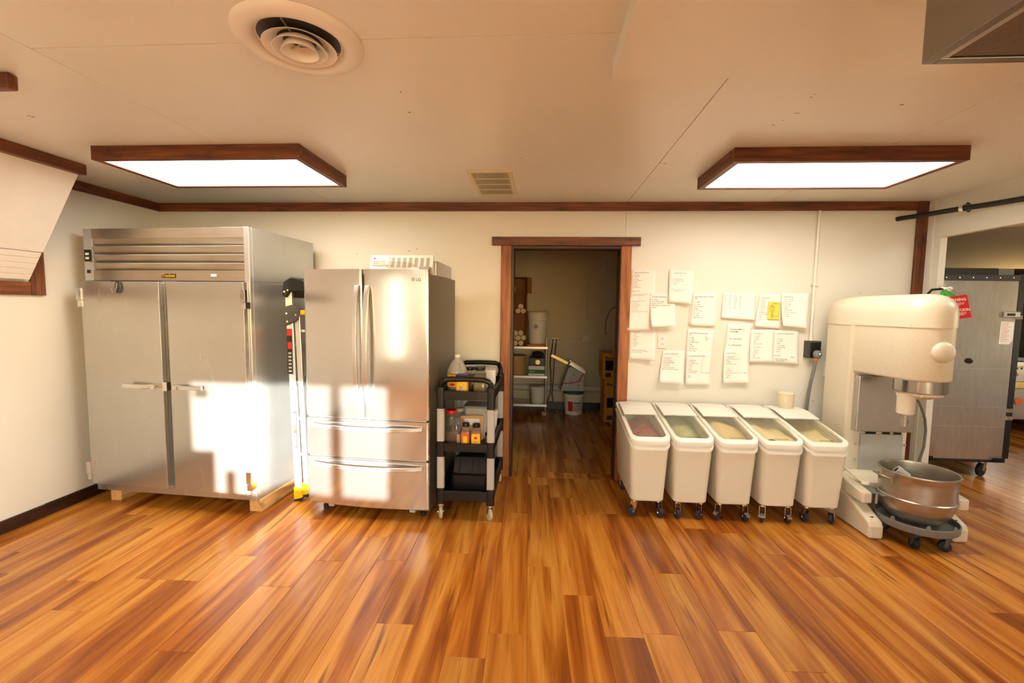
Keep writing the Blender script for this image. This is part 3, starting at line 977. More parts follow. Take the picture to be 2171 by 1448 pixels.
B(0.012, FW - .012, 0.045, 0.70, 0.055, 1.725).build('cabinet', 'fridge_side', fr, bevel=.004)
B(0.03, FW - .03, 0.02, 0.0445, 0.08, 1.72).build('inner_frame', 'grey_dark', fr)
for x0, x1, nm in ((0.0, 0.452, 'left'), (0.466, FW, 'right')):
    d = bowed(x0, x1, 0.722, 1.752, 0.0195, 0.012).build('door', 'steel_door', fr, smooth=30)
    hx = 0.423 if nm == 'left' else 0.497
    pts = []
    for i in range(15):
        u = i / 14
        pts.append((hx, bow(hx) - 0.010 - 0.052 * math.sin(PI * u) ** 0.6, 0.805 + 0.835 * u))
    MB().sweep(pts, 0.034, 0.014, (0, 1, 0)).build('handle', 'alu_bright', d, bevel=.004, smooth=40)
    if nm == 'right':
        MB().cyl((0.808, bow(.808) - .0005, 1.684), (0.808, bow(.808) - .004, 1.684), 0.013, n=20).build('logo_disc', 'grey_light', d)
        letter('LG', 0.028, 'grey', d, (0.826, bow(.83) - .0008, 1.674))
for z0, z1, hz in ((0.440, 0.706, 0.672), (0.088, 0.424, 0.395)):
    d = bowed(0.0, FW, z0, z1, 0.0195, 0.012).build('freezer_drawer', 'steel_door', fr, smooth=30)
    pts = []
    for i in range(17):
        u = i / 16
        x = 0.045 + 0.825 * u
        pts.append((x, bow(x) - 0.008 - 0.042 * math.sin(PI * u) ** 0.5, hz - 0.012))
    MB().sweep(pts, 0.014, 0.028, (0, 0, 1)).build('handle', 'alu_bright', d, bevel=.004, smooth=40)
for z in (0.425, 0.707):
    B(0.02, FW - .02, bow(.02) + .006, 0.0185, z + .001, z + .0125).build('drawer_gap_trim', 'alu_bright', fr)
B(0.83, 0.905, 0.03, 0.09, 1.7255, 1.775).build('hinge_cover', 'grey_light', fr, bevel=.006)
B(0.01, 0.085, 0.03, 0.09, 1.7255, 1.752).build('hinge_cover', 'grey_light', fr, bevel=.006)
for x in (0.09, 0.84):
    MB().lathe([(0.018, 0.0), (0.022, 0.006), (0.022, 0.03), (0.014, 0.032), (0.014, 0.056)], x, 0.09, 14).build('levelling_foot', 'black_rubber', fr)
for x in (0.15, 0.77):
    B(x - .02, x + .02, 0.05, 0.12, 0.035, 0.0545).build('foot_bracket', 'grey_light', fr)
ca, sa = math.cos(math.radians(-4.4)), math.sin(math.radians(-4.4))


def frw(x, y, z=0):
    return (-1.663 + x * ca - y * sa, 3.0 + x * sa + y * ca, z)


# advertising tent card, rag and control box lying on the refrigerator
tc_ = thing('tent_card', 'white folded advertising card with small appliance pictures on top of the refrigerator', 'card', frw(0.66, 0.165, 1.7255), math.radians(-4.4 + 4))
MB().prism([(-0.045, 0.0), (-0.042, 0.0), (0.0, 0.136), (0.042, 0.0), (0.045, 0.0), (0.0, 0.141)], 0, -0.225, 0.225).build('folded_card', 'paper', tc_)
up = Vector((0, 0.045, 0.141)).normalized()


def tcp(x, h):
    return Vector((x, -0.0452, 0.0)) + up * h + Vector((0, -0.0009, 0.0003))


letter('LG', 0.013, 'ink_pink', tc_, tcp(-0.185, .116), up=up)
MB().cyl(tcp(-0.198, .121), tcp(-0.198, .121) + Vector((0, -.0006, 0)), 0.006, n=12).build('red_logo', 'red', tc_)
letter('FIND YOUR\nPERFECT LG\nREFRIGERATOR', 0.0165, 'ink_orange', tc_, tcp(-0.208, .092), up=up, spacing=0.95)
q = MB()
q.add([tcp(-.088, .02), tcp(-.084, .02), tcp(-.084, .135), tcp(-.088, .135)], [(0, 1, 2, 3)])
q.build('red_rule', 'ink_pink', tc_)
for i in range(7):
    x = -0.062 + i * 0.042
    q = MB().add([tcp(x - .012, .055), tcp(x + .012, .055), tcp(x + .012, .128), tcp(x - .012, .128)], [(0, 1, 2, 3)])
    o = q.build('appliance_picture', 'grey_light', tc_)
    MB().cyl(tcp(x - .011, .066) + Vector((0, -.0004, 0)), tcp(x - .011, .066) + Vector((0, -.0008, 0)), 0.0055, n=10).build('price_dot', 'ink_pink', o)
MB().ell((0, 0, 0.027), 0.11, 0.03, 0.026, 14, 6).build('crumpled_bag', 'clear', loc=frw(0.70, 0.0, 1.7530), rotz=0, smooth=60)
tag(bpy.data.objects['crumpled_bag'], 'crumpled clear plastic bag in front of the folded card', 'bag')
tag(MB().prism([(0, 0), (0.40, 0.0), (0.40, 0.10), (0.06, 0.112), (0.0, 0.10)], 0, -0.045, 0.045).build('metal_box', 'alu', loc=frw(0.84, 0.245, 1.7256), rotz=math.radians(-4.4), bevel=.006),
    'grey sheet metal box on the back corner of the refrigerator', 'box')

# ------------------------------------------------------------------ folded stepladder between the two refrigerators
ld = thing('stepladder', 'folded aluminium stepladder with black top cap and yellow feet beside the refrigerator', 'ladder', (-1.83, 3.18, 0))


def rail(xb, xt, y0, z0, z1, w, name):
    r0 = [(xb - w / 2, y0 - .012, z0), (xb + w / 2, y0 - .012, z0), (xb + w / 2, y0 + .012, z0), (xb - w / 2, y0 + .012, z0)]
    r1 = [(xt - w / 2, y0 - .012, z1), (xt + w / 2, y0 - .012, z1), (xt + w / 2, y0 + .012, z1), (xt - w / 2, y0 + .012, z1)]
    return MB().loft([r0, r1]).build(name, 'alu_bright', ld, bevel=.003)


near = rail(-0.005, -0.045, 0.0, 0.075, 1.60, 0.052, 'front_rail')
rail(0.052, 0.012, 0.012, 0.10, 1.43, 0.040, 'rear_rail')
rail(-0.005, -0.045, 0.42, 0.075, 1.60, 0.052, 'front_rail')
rail(0.052, 0.012, 0.41, 0.10, 1.43, 0.040, 'rear_rail')
for i, z in enumerate((0.35, 0.63, 0.91, 1.19)):
    x = -0.005 - 0.04 * z / 1.6
    B(x - .02, x + .06, 0.013, 0.407, z, z + .022).build('step', 'alu_bright', ld, bevel=.003)
for y in (0.026, 0.40):
    B(0.03, 0.12, y, y + .012, 1.30, 1.318).build('rear_brace', 'alu_bright', ld)
B(0.02, 0.10, 0.027, 0.395, 1.43, 1.465).build('tool_tray', 'yellow', ld, bevel=.006)
MB().prism([(-0.082, 1.575), (-0.055, 1.555), (-0.02, 1.60), (0.11, 1.60), (0.115, 1.66), (0.06, 1.70), (-0.01, 1.71), (-0.072, 1.672)], 1, -0.03, 0.45).build('top_cap', 'black', ld, bevel=.008)
MB().prism([(-0.072, 1.345), (-0.02, 1.365), (0.035, 1.40), (0.045, 1.46), (0.0, 1.51), (-0.07, 1.49)], 1, -0.026, -0.0125).build('hinge_plate', 'grey_dark', ld, bevel=.004)
for x, z in ((-0.05, 1.44), (0.02, 1.43), (-0.045, 1.38), (-0.06, 1.60), (-0.035, 1.612)):
    y = -0.032 if z < 1.55 else -0.0355
    MB().cyl((x, y, z), (x, y + .0055, z), 0.007, n=10).build('rivet', 'chrome', ld)
for z in (0.87, 1.20):
    MB().cyl((-0.028, -0.0135, z), (-0.028, -0.0121, z), 0.008, n=10).build('rivet', 'grey_dark', ld)
st_ = B(-0.062, -0.022, -0.0135, -0.0121, 0.985, 1.325).build('warning_label', 'black', ld)
B(-0.060, -0.024, -0.0142, -0.0136, 1.275, 1.32).build('red_block', 'red', st_)
B(-0.056, -0.026, -0.0142, -0.0136, 1.175, 1.225).build('red_block', 'red', st_)
for i in range(6):
    z = 1.0 + i * .027
    B(-0.054, -0.03, -0.0142, -0.0136, z, z + .014).build('pictogram', 'grey_light', st_)
lb = B(-0.028, 0.0, -0.0135, -0.0121, 0.42, 0.70).build('brand_label', 'grey_dark', ld)
letter('GORILLA', 0.026, 'white_pl', lb, (-0.008, -0.0142, 0.428), right=(0, 0, 1), up=(-1, 0, 0))
letter('LADDERS', 0.026, 'white_pl', lb, (-0.008, -0.0142, 0.574), right=(0, 0, 1), up=(-1, 0, 0))
MB().prism([(-0.025, 0.552), (-0.006, 0.556), (-0.004, 0.566), (-0.025, 0.572)], 1, -0.0142, -0.0136).build('orange_emblem', 'orange', lb)
for x, y, z in ((-0.003, 0.0, 0), (-0.003, 0.42, 0), (0.055, 0.012, 0.03), (0.055, 0.41, 0.03)):
    ft = MB().prism([(x - .034, z + .012), (x + .034, z + .03), (x + .032, z + .10), (x - .034, z + .11)], 1, y - .018, y + .018).build('foot', 'yellow', ld, bevel=.004)
    MB().prism([(x - .034, z), (x + .02, z + .004), (x + .034, z + .0298), (x - .034, z + .0118)], 1, y - .018, y + .018).build('rubber_pad', 'black_rubber', ft)

# ------------------------------------------------------------------ black service cart and what stands on it
ct = thing('service_cart', 'black three-shelf plastic service cart with light grey posts beside the refrigerator', 'cart', (-0.508, 3.33, 0))
cx0, cx1, cy0, cy1 = -0.707, -0.307, 2.965, 3.70
for z0, z1, nm in ((0.862, 0.925, 'top_shelf'), (0.497, 0.555, 'middle_shelf'), (0.143, 0.215, 'bottom_shelf')):
    out = rrect(cx0, cx1, cy0, cy1, 0.045)
    inn = rrect(cx0 + .022, cx1 - .022, cy0 + .022, cy1 - .022, 0.03)
    zt = z0 + .012
    rings = [[(p[0], p[1], z) for p in o] for o, z in ((out, z0), (out, z1), (inn, z1), (inn, zt))]
    MB().loft(rings).build(nm, 'black', ct, world=True, smooth=40, bevel=.003)
for x in (cx0 + .024, cx1 - .024):
    for y in (cy0 + .02, cy1 - .02):
        p = MB().loft([[(q[0], q[1], z) for q in rrect(x - .026, x + .026, y - .024, y + .024, .014)] for z in (.205, .515)])
        p.build('lower_post', 'grey_light', ct, world=True, smooth=40)
        p = MB().loft([[(q[0], q[1], z) for q in rrect(x - .026, x + .026, y - .024, y + .024, .014)] for z in (.545, .83)])
        p.build('upper_post', 'grey_light', ct, world=True, smooth=40)
        for z0, z1 in ((.12, .235), (.46, .57), (.80, .95)):
            MB().loft([[(q[0], q[1], z) for q in rrect(x - .0285, x + .0285, y - .0265, y + .0265, .016)] for z in (z0, z1)]).build('corner_collar', 'black', ct, world=True, smooth=40)
        caster(ct, x, y + .0, 0.046, 0.022, 0.12, 'wheel_cream', ang=0.35 if x < -.5 else 0.5, world=True)
for y, lean, zt in ((cy0 + .02, -0.012, 1.005), (cy1 - .02, 0.05, 1.03)):
    a, b_ = cx0 + .03, cx1 - .03
    pts = [(a, y, .93), (a - .004, y + lean * .5, .975), (a + .012, y + lean, zt - .012), (a + .045, y + lean, zt), ((a + b_) / 2, y + lean, zt + .004),
           (b_ - .045, y + lean, zt), (b_ - .012, y + lean, zt - .012), (b_ + .004, y + lean * .5, .975), (b_, y, .93)]
    MB().tube(pts, 0.019, 10).build('push_handle', 'black', ct, world=True, smooth=60)


def lathe_at(prof, x, y, mat, parent, name, n=20, cap0=True, cap1=True):
    return MB().lathe(prof, x, y, n, cap0, cap1).build(name, mat, parent, world=True, smooth=45)


# shelf surfaces
S1, S2, S3 = 0.8742, 0.5092, 0.1552
jg = thing('vinegar_jug', 'large clear plastic vinegar jug with yellow and red label on the cart', 'jug', (-0.609, 3.2, S1))
x, y = -0.609, 3.2
lathe_at([(0.060, S1), (0.072, S1 + .012), (0.074, S1 + .15), (0.070, S1 + .17), (0.045, S1 + .225), (0.02, S1 + .25), (0.019, S1 + .26)], x, y, 'jug', jg, 'bottle', 28)
lathe_at([(0.056, S1 + .003), (0.069, S1 + .014), (0.070, S1 + .075), (0.0, S1 + .0751)], x, y, 'vinegar', jg, 'vinegar', 24, True, False)
lathe_at([(0.021, S1 + .2605), (0.021, S1 + .282)], x, y, 'white_pl', jg, 'cap')
lb = lathe_at([(0.0755, S1 + .05), (0.0755, S1 + .142)], x, y, 'yellow_label', jg, 'label', 28, False, False)
lathe_at([(0.0757, S1 + .142), (0.0757, S1 + .147)], x, y, 'red', jg, 'label_band', 28, False, False)
for z in (S1 + .118, S1 + .068):
    MB().ell((x - .02, y - .071, z), .024, .006, .011).build('label_emblem', 'red', jg, world=True, smooth=60)
letter('BRAGG', 0.012, 'white_pl', jg, (x - .02, y - .0785, S1 + .1145), align='CENTER', world=True)
MB().tube([(x + .045, y - .05, S1 + .15), (x + .05, y - .062, S1 + .19), (x + .03, y - .04, S1 + .225)], 0.008, 8).build('grip', 'jug', jg, world=True, smooth=60)
yt = thing('yellow_tub', 'square yellow tub with dark blue lid on the cart top', 'tub', (-0.552, 3.085, S1))
MB().loft([[(p[0], p[1], z) for p in rrect(-0.592, -0.512, 3.045, 3.125, .012)] for z in (S1, S1 + .135)]).build('tub_body', 'yellow_label', yt, world=True, smooth=40)
MB().loft([[(p[0], p[1], z) for p in rrect(-0.594, -0.510, 3.043, 3.127, .014)] for z in (S1 + .1355, S1 + .15)]).build('lid', 'blue_lid', yt, world=True, smooth=40)
B(-0.565, -0.54, 3.0435, 3.0448, S1 + .02, S1 + .07).build('barcode', 'grey_light', yt, world=True)


def spice_jar(x, y, z, w, h, fill, label, lidmat='black', lab=None, nm='spice_jar', ht=0.025):
    t = thing(nm, label, 'jar', (x, y, z))
    o = rrect(x - w / 2, x + w / 2, y - w / 2, y + w / 2, w * .18)
    i_ = rrect(x - w / 2 + .003, x + w / 2 - .003, y - w / 2 + .003, y + w / 2 - .003, w * .16)
    k = rrect(x - w * .36, x + w * .36, y - w * .36, y + w * .36, w * .3)
    MB().loft([[(p[0], p[1], z) for p in o], [(p[0], p[1], z + h * .74) for p in o], [(p[0], p[1], z + h * .85) for p in k], [(p[0], p[1], z + h - ht) for p in k]]).build('bottle', 'clear', t, world=True, smooth=40)
    MB().loft([[(p[0], p[1], z + .004) for p in i_], [(p[0], p[1], z + h * .66) for p in i_]]).build('spice', fill, t, world=True)
    lathe_at([(w * .40, z + h - ht + .0003), (w * .42, z + h - ht + .003), (w * .42, z + h - .003), (w * .39, z + h)], x, y, lidmat, t, 'lid', 18)
    if lab:
        B(x - w * .46, x + w * .46, y - w / 2 - .0012, y - w / 2 - .0002, z + h * .05, z + h * .62).build('label', lab, t, world=True)
    return t


spice_jar(-0.535, 3.32, S1, 0.088, 0.175, 'spice_brown', 'brown spice jar with black lid behind the yellow tub')
spice_jar(-0.438, 3.18, S1, 0.092, 0.195, 'spice_green', 'olive green spice jar with black lid on the cart top')
spice_jar(-0.446, 3.304, S1, 0.078, 0.185, 'spice_brown', 'dark spice jar hidden behind the olive green spice jar')
wt_ = thing('white_canister', 'plain white canister at the back right of the cart top', 'canister', (-0.385, 3.40, S1))
MB().loft([[(p[0], p[1], z) for p in rrect(-0.43, -0.345, 3.35, 3.45, .02)] for z in (S1, S1 + .135)]).build('canister_body', 'white_pl', wt_, world=True, smooth=40)
MB().loft([[(p[0], p[1], z) for p in rrect(-0.433, -0.342, 3.347, 3.453, .02)] for z in (S1 + .1353, S1 + .147)]).build('lid', 'white_pl', wt_, world=True, smooth=40)
cbx = thing('carton', 'small white carton with red stripe behind the vinegar jug', 'box', (-0.575, 3.47, S1))
B(-0.63, -0.53, 3.44, 3.50, S1, S1 + .165).build('carton_body', 'white_pl', cbx, world=True)
B(-0.631, -0.529, 3.4385, 3.4398, S1 + .14, S1 + .15).build('red_stripe', 'red', cbx, world=True)
# middle shelf
hj = thing('handled_jug', 'big clear jug of brown powder with side grip and red lid', 'jug', (-0.625, 3.13, S2))
o = rrect(-0.683, -0.562, 3.065, 3.195, .03)
k = rrect(-0.672, -0.60, 3.09, 3.17, .03)
MB().loft([[(p[0], p[1], S2) for p in o], [(p[0], p[1], S2 + .16) for p in o], [(p[0], p[1], S2 + .222) for p in k]]).build('jug_body', 'clear', hj, world=True, smooth=40)
MB().loft([[(p[0], p[1], S2 + .004) for p in rrect(-0.679, -0.566, 3.069, 3.191, .028)], [(p[0], p[1], S2 + .10) for p in rrect(-0.679, -0.566, 3.069, 3.191, .028)]]).build('powder', 'spice_brown', hj, world=True)
lathe_at([(0.038, S2 + .2225), (0.04, S2 + .225), (0.04, S2 + .244), (0.036, S2 + .248)], -0.638, 3.13, 'red', hj, 'lid')
MB().tube([(-0.60, 3.06, S2 + .20), (-0.572, 3.05, S2 + .185), (-0.565, 3.05, S2 + .13), (-0.585, 3.052, S2 + .095), (-0.61, 3.056, S2 + .11), (-0.622, 3.058, S2 + .16), (-0.615, 3.06, S2 + .195)], 0.0075, 8, closed=True).build('grip', 'clear', hj, world=True, smooth=60)
B(-0.585, -0.563, 3.0635, 3.0648, S2 + .02, S2 + .085).build('label', 'kraft', hj, world=True)
spice_jar(-0.61, 3.33, S2, 0.075, 0.215, 'spice_brown', 'dark jar with grey lid behind the handled jug', 'grey_light')
cc = thing('food_container', 'tall clear food container with grey lid on the middle cart shelf', 'container', (-0.48, 3.33, S2))
MB().loft([[(p[0], p[1], z) for p in rrect(-0.565 + d, -0.395 - d, 3.24 + d, 3.42 - d, .02)] for z, d in ((S2, .012), (S2 + .235, 0))]).build('container_body', 'jug', cc, world=True, smooth=40)
MB().loft([[(p[0], p[1], z) for p in rrect(-0.57, -0.39, 3.235, 3.425, .024)] for z in (S2 + .2353, S2 + .252)]).build('lid', 'grey', cc, world=True, smooth=40)
B(-0.55, -0.41, 3.255, 3.405, S2 + .004, S2 + .13).build('flour', 'paper', cc, world=True)
pc = thing('paper_pouch', 'tan paper pouch with pale label standing behind the spice bottles', 'pouch', (-0.50, 3.215, S2))
MB().prism([(-0.582, S2), (-0.418, S2), (-0.414, S2 + .185), (-0.47, S2 + .19), (-0.53, S2 + .188), (-0.586, S2 + .184)], 1, 3.201, 3.229).build('pouch_body', 'kraft', pc, world=True, bevel=.008)
B(-0.555, -0.44, 3.1995, 3.2008, S2 + .12, S2 + .165).build('label', 'paper', pc, world=True)
s1 = spice_jar(-0.515, 3.035, S2, 0.062, 0.178, 'spice_red', 'small spice bottle with orange label on the middle cart shelf', lab='orange')
B(-0.53, -0.50, 3.0018, 3.0025, S2 + .03, S2 + .09).build('label_panel', 'yellow_label', s1, world=True)
s2 = spice_jar(-0.44, 3.035, S2, 0.066, 0.174, 'spice_red', 'small spice bottle with yellow label on the middle cart shelf', lab='yellow_label')
letter('Organic', 0.014, 'green_label', s2, (-0.44, 3.0005, S2 + .05), align='CENTER', world=True)
MB().ell((-0.44, 3.001, S2 + .08), .012, .0012, .01).build('label_pepper', 'red', s2, world=True)
spice_jar(-0.368, 3.13, S2, 0.055, 0.085, 'spice_brown', 'little dark jar next to the right cart post', ht=.02)
wtb = thing('white_tub', 'round white tub on the right side of the middle cart shelf', 'tub', (-0.375, 3.50, S2))
lathe_at([(0.040, S2), (0.052, S2 + .14), (0.056, S2 + .145), (0.056, S2 + .155)], -0.385, 3.50, 'white_pl', wtb, 'tub_body')
lathe_at([(0.058, S2 + .1552), (0.058, S2 + .164), (0.05, S2 + .166)], -0.385, 3.50, 'white_pl', wtb, 'lid')
# black case on the bottom shelf
bc = thing('black_case', 'black moulded plastic case on the bottom cart shelf', 'case', (-0.49, 3.3, S3))
MB().loft([[(p[0], p[1], z) for p in rrect(-0.628 + d, -0.352 - d, 3.03 + d, 3.55 - d, .03)] for z, d in ((S3, .008), (S3 + .15, 0), (S3 + .158, .01))]).build('case_base', 'black', bc, world=True, smooth=30)
MB().loft([[(p[0], p[1], z) for p in rrect(-0.618 + d, -0.362 - d, 3.05 + d * 2, 3.54 - d, .03)] for z, d in ((S3 + .1583, 0), (S3 + .26, .03), (S3 + .275, .05))]).build('case_lid', 'black', bc, world=True, smooth=30)
for x in (-0.585, -0.49, -0.395):
    MB().prism([(3.05, S3 + .17), (3.043, S3 + .17), (3.10, S3 + .262), (3.11, S3 + .262)], 0, x - .02, x + .02).build('lid_rib', 'black', bc, world=True)

# ------------------------------------------------------------------ sheets pinned to the wall
PAPER = {
    'P1': ((0.764, 1.836), (0.972, 1.842), (0.970, 1.576), (0.757, 1.569)),
    'P2': ((1.076, 1.842), (1.289, 1.838), (1.258, 1.553), (1.076, 1.569)),
    'P3': ((0.745, 1.604), (0.939, 1.618), (0.936, 1.327), (0.739, 1.324)),
    'P4': ((0.921, 1.642), (1.133, 1.640), (1.134, 1.366), (0.931, 1.358)),
    'P5': ((1.280, 1.650), (1.481, 1.650), (1.469, 1.366), (1.266, 1.372)),
    'P5b': ((1.262, 1.652), (1.468, 1.654), (1.455, 1.371), (1.251, 1.378)),
    'P6': ((1.528, 1.657), (1.795, 1.651), (1.786, 1.427), (1.518, 1.440)),
    'P7': ((1.831, 1.643), (2.011, 1.640), (1.997, 1.357), (1.791, 1.372)),
    'P7s': ((1.898, 1.585), (1.997, 1.581), (1.987, 1.427), (1.890, 1.434)),
    'P8': ((1.999, 1.659), (2.233, 1.647), (2.199, 1.367), (2.008, 1.384)),
    'P8b': ((2.022, 1.656), (2.240, 1.653), (2.222, 1.390), (2.029, 1.388)),
    'P9': ((0.765, 1.338), (0.984, 1.341), (0.975, 1.069), (0.764, 1.079)),
    'P10': ((1.050, 1.157), (1.236, 1.158), (1.217, 0.874), (1.017, 0.886)),
    'P11': ((1.247, 1.343), (1.474, 1.336), (1.461, 1.064), (1.239, 1.073)),
    'P12': ((1.249, 1.145), (1.461, 1.147), (1.448, 0.868), (1.243, 0.868)),
    'P13': ((1.579, 1.395), (1.784, 1.392), (1.763, 1.128), (1.559, 1.129)),
    'P14': ((1.557, 1.170), (1.761, 1.176), (1.768, 0.896), (1.551, 0.891)),
    'P15': ((1.773, 1.345), (1.964, 1.351), (1.958, 1.074), (1.764, 1.070)),
    'P16': ((1.960, 1.350), (2.162, 1.347), (2.158, 1.065), (1.956, 1.074))}


def sheet(key, label, layer, lines, curl=0.012, mat='paper', name='recipe_sheet', group='recipe sheets on the wall', pin=True):
    """lines: (u, v, size, text, ink, shear, spacing) with u,v in page fractions from the top left"""
    tl, tr, br, bl = (Vector(p) for p in PAPER[key])
    ctr = (tl + tr + br + bl) / 4
    wd = ((tr - tl).length + (br - bl).length) / 2
    hg = ((bl - tl).length + (br - tr).length) / 2
    rr = random.Random(key)
    k1, k2 = rr.uniform(0.5, 1.2), rr.uniform(-0.5, 0.8)

    def S(u, v, off=0.0):
        p = (tl * (1 - u) + tr * u) * (1 - v) + (bl * (1 - u) + br * u) * v
        y = YB - 0.0012 - layer * 0.0022 - curl * (k1 * v ** 3 + k2 * (u - .5) * v * v + 0.35 * (2 * u - 1) ** 2 * v) - abs(u - .5) * 0.003 - off
        return Vector((p.x - ctr.x, min(y, YB - .0008 - layer * .0018 - off) - YB, p.y - ctr.y))
    n, m = 8, 10
    mb = MB().add([S(i / n, j / m) for j in range(m + 1) for i in range(n + 1)],
                  [(j * (n + 1) + i, j * (n + 1) + i + 1, (j + 1) * (n + 1) + i + 1, (j + 1) * (n + 1) + i) for j in range(m) for i in range(n)])
    o = mb.build(name, mat, smooth=60)
    o.location = (ctr.x, YB, ctr.y)
    sd_ = o.modifiers.new('thickness', 'SOLIDIFY')
    sd_.thickness = 0.0003
    sd_.offset = 0
    tag(o, label, 'paper', group)
    for (u0, v0, size, body, ink, shear, spc) in lines:
        vs, fs = text_verts(body, size, 'LEFT', shear, spc)
        q = []
        for w in vs:
            q.append(S(u0 + w.x / wd, v0 - w.y / hg, 0.0007))
        me = bpy.data.meshes.new('lettering')
        me.from_pydata(q, [], fs)
        me.materials.append(M[ink])
        t = bpy.data.objects.new('lettering', me)
        COL.objects.link(t)
        t.parent = o
    if pin:
        c = S(0.5, 0.045)
        MB().cyl((c.x, c.y - .007, c.z), (c.x, c.y, c.z), 0.004, n=8).build('push_pin', 'white_pl', o)
    return o


sheet('P1', 'typed recipe sheet at the top left, half under the sheets below it', 0, [
    (.12, .10, .0095, 'LEMON POPPYSEED MUFFINS', 'ink_dark', 0, 1), (.10, .155, .0085, '5 C FLOUR\n2 TB POWDER\n1 TB SALT', 'ink', 0, 1.35),
    (.09, .30, .0085, '5 C SUGAR\n1 1/2 C OIL, MELTED\n1 C SOUR\n8 EGGS\n2 TB VANILLA\n2 C MILK\n3 C LEMON JUICE', 'ink_orange', 0, 1.35),
    (.08, .68, .0085, 'LEMON GLAZE', 'ink_dark', 0, 1), (.08, .78, .0085, '1 C LEMON JUICE & 3 C POWDER\nBRUSH ON AFTER BAKING', 'ink_orange', 0, 1.3)], 0.001)
sheet('P2', 'recipe sheet with light blue lettering at the top of the wall', 3, [
    (.20, .11, .0095, 'CREAM CHEESE ICING', 'ink_blue', 0, 1), (.42, .17, .0085, '5 X', 'ink_blue', 0, 1),
    (.14, .29, .0090, '2 C POWDER SUGAR\n10 C POWDER SUGAR\n3 C BUTTER\n1 C MILK', 'ink_blue', 0, 1.7), (.13, .60, .0090, 'BEAT UNTIL SMOOTH, ADD\nTO CINNAMON ROLLS', 'ink_blue', 0, 1.5)], 0.03)
sheet('P3', 'leftmost recipe sheet, overlapping the wooden door casing', 2, [
    (.14, .14, .0100, 'Guidelines for Pastry Cream', 'ink_orange', 0, 1), (.18, .20, .0075, '1 batch mix 20 ft\n1 cup water per bag\nadd to a 7 qt mix bowl\nslowly add water\n1 min on low\n3 min on med\n2 min slow high\nStore covered then refrigerate up to 3 days', 'ink_orange', 0, 1.35)], 0.02)
sheet('P4', 'cinnamon roll filling recipe sheet with a curled lower edge', 1, [
    (.10, .12, .0135, 'Cinnamon Roll Filling', 'ink_dark', 0, 1), (.09, .20, .0120, '5 c. Butter\n2 1/3 c. Brown Sugar\n8 Tbsp. Cinnamon\nMix Together and Spread Over\nDough', 'ink', 0, 1.35)], 0.05)
sheet('P5b', 'blank sheet edge showing behind the upper bread, buns and rolls recipe', 0, [], 0.002, pin=False)
sheet('P5', 'upper recipe sheet headed bread, buns, and rolls', 2, [
    (.09, .13, .0130, 'Simple Bread, Buns, and Rolls\n(20)', 'ink_dark', 0, 1.2), (.09, .29, .0120, '12 c. Milk\n9 c. Yeast\n2 2/3 c. Butter\n12 eggs\n26 1/3 c. Flour\n2/3 c. Salt\n3 c. Sugar\nBurger Buns: 4 oz', 'ink', 0, 1.55)], 0.008)
sheet('P6', 'sideways sheet with a four column table of figures', 1, [
    (.07, .13, .0085, 'Size\n1x\n2x\n3x\n4x\n5x\n6x\n7x\n8x', 'ink', 0, 1.5), (.20, .13, .0085, 'Yeast\n5 oz\n6 oz\n7 oz\n8 oz\n9 oz\n10 oz\n11 oz\n12 oz', 'ink', 0, 1.5),
    (.35, .14, .0085, 'Water\n12 cups\n11 cups\n10 cups\n9 cups\n8 cups\n7 cups\n6 cups\n5 cups', 'ink', 0, 1.5), (.51, .15, .0085, 'Sugar\n40 oz\n35 oz\n30 oz\n25 oz\n20 oz\n15 oz\n10 oz\n5 oz', 'ink', 0, 1.5)], 0.012)
sheet('P7', 'doughnut recipe sheet carrying the yellow sticky note', 1, [
    (.10, .12, .0105, 'DOUGHNUTS', 'ink_dark', 0, 1), (.09, .19, .0095, '8 c milk\n5 c butter\n12 c water\n2 Tbs yeast\n2 Tbs vanilla\n17 c flour\n8 c starch\n8 tb baking soda\n15 tb bak. powder\n8 eggs\n2 c salt\n90 c flour', 'ink', 0, 1.55)], 0.016)
sheet('P7s', 'small yellow sticky note with black handwriting', 4, [
    (.35, .12, .0120, 'Doughnuts', 'ink_dark', .3, 1), (.30, .24, .0115, 'Milk\nButter\nYeast\nVanilla\nSugar\nSalt\nEggs\nBaking pow.\nFlour', 'ink_dark', .35, 1.05), (.08, .25, .0110, '7 1/2\n1 2/3\n3/4\n2 1/2\n9\n4\n11', 'ink', .3, 1.3)], 0.006, 'sticky', 'sticky_note', None, False)
sheet('P8b', 'blank sheet edge showing behind the far right upper recipe', 0, [], 0.002, pin=False)
sheet('P8', 'far right upper recipe sheet, half covered by clear tape', 2, [
    (.10, .13, .0110, 'Sweet Rolls (5x)', 'ink', 0, 1), (.10, .21, .0100, '12 c. 3 1/2 c. Milk\n2 1/4 c. Yeast\n1 1/2 c. Sugar\n2 1/4 c. Salt\n13 Eggs\n20 c. Bread Flour\n7 lbs. All Purpose Flour\n4 1/2 Eggs\n4 c. Butter', 'ink', 0, 1.75)], 0.03)
sheet('P9', 'lower left recipe sheet of single short lines, by the door casing', 1, [
    (.14, .13, .0090, '20 c water & 5\n10 c sugar\n5 oils', 'ink', 0, 1.35), (.13, .26, .0090, '6 c shortening\n2 c yeast', 'ink_orange', 0, 1.35), (.12, .35, .0090, '6 eggs salted\n18 c flour\n2 oz vanilla\n6 tb powder\n1 oz lemon\n3 c nuts', 'ink', 0, 1.4),
    (.10, .70, .0080, 'Combine water, add sugar, mix until\ncombined, slowly add flour until, then rolls\nlet rise to size 30 minutes.', 'ink', 0, 1.3)], 0.03)
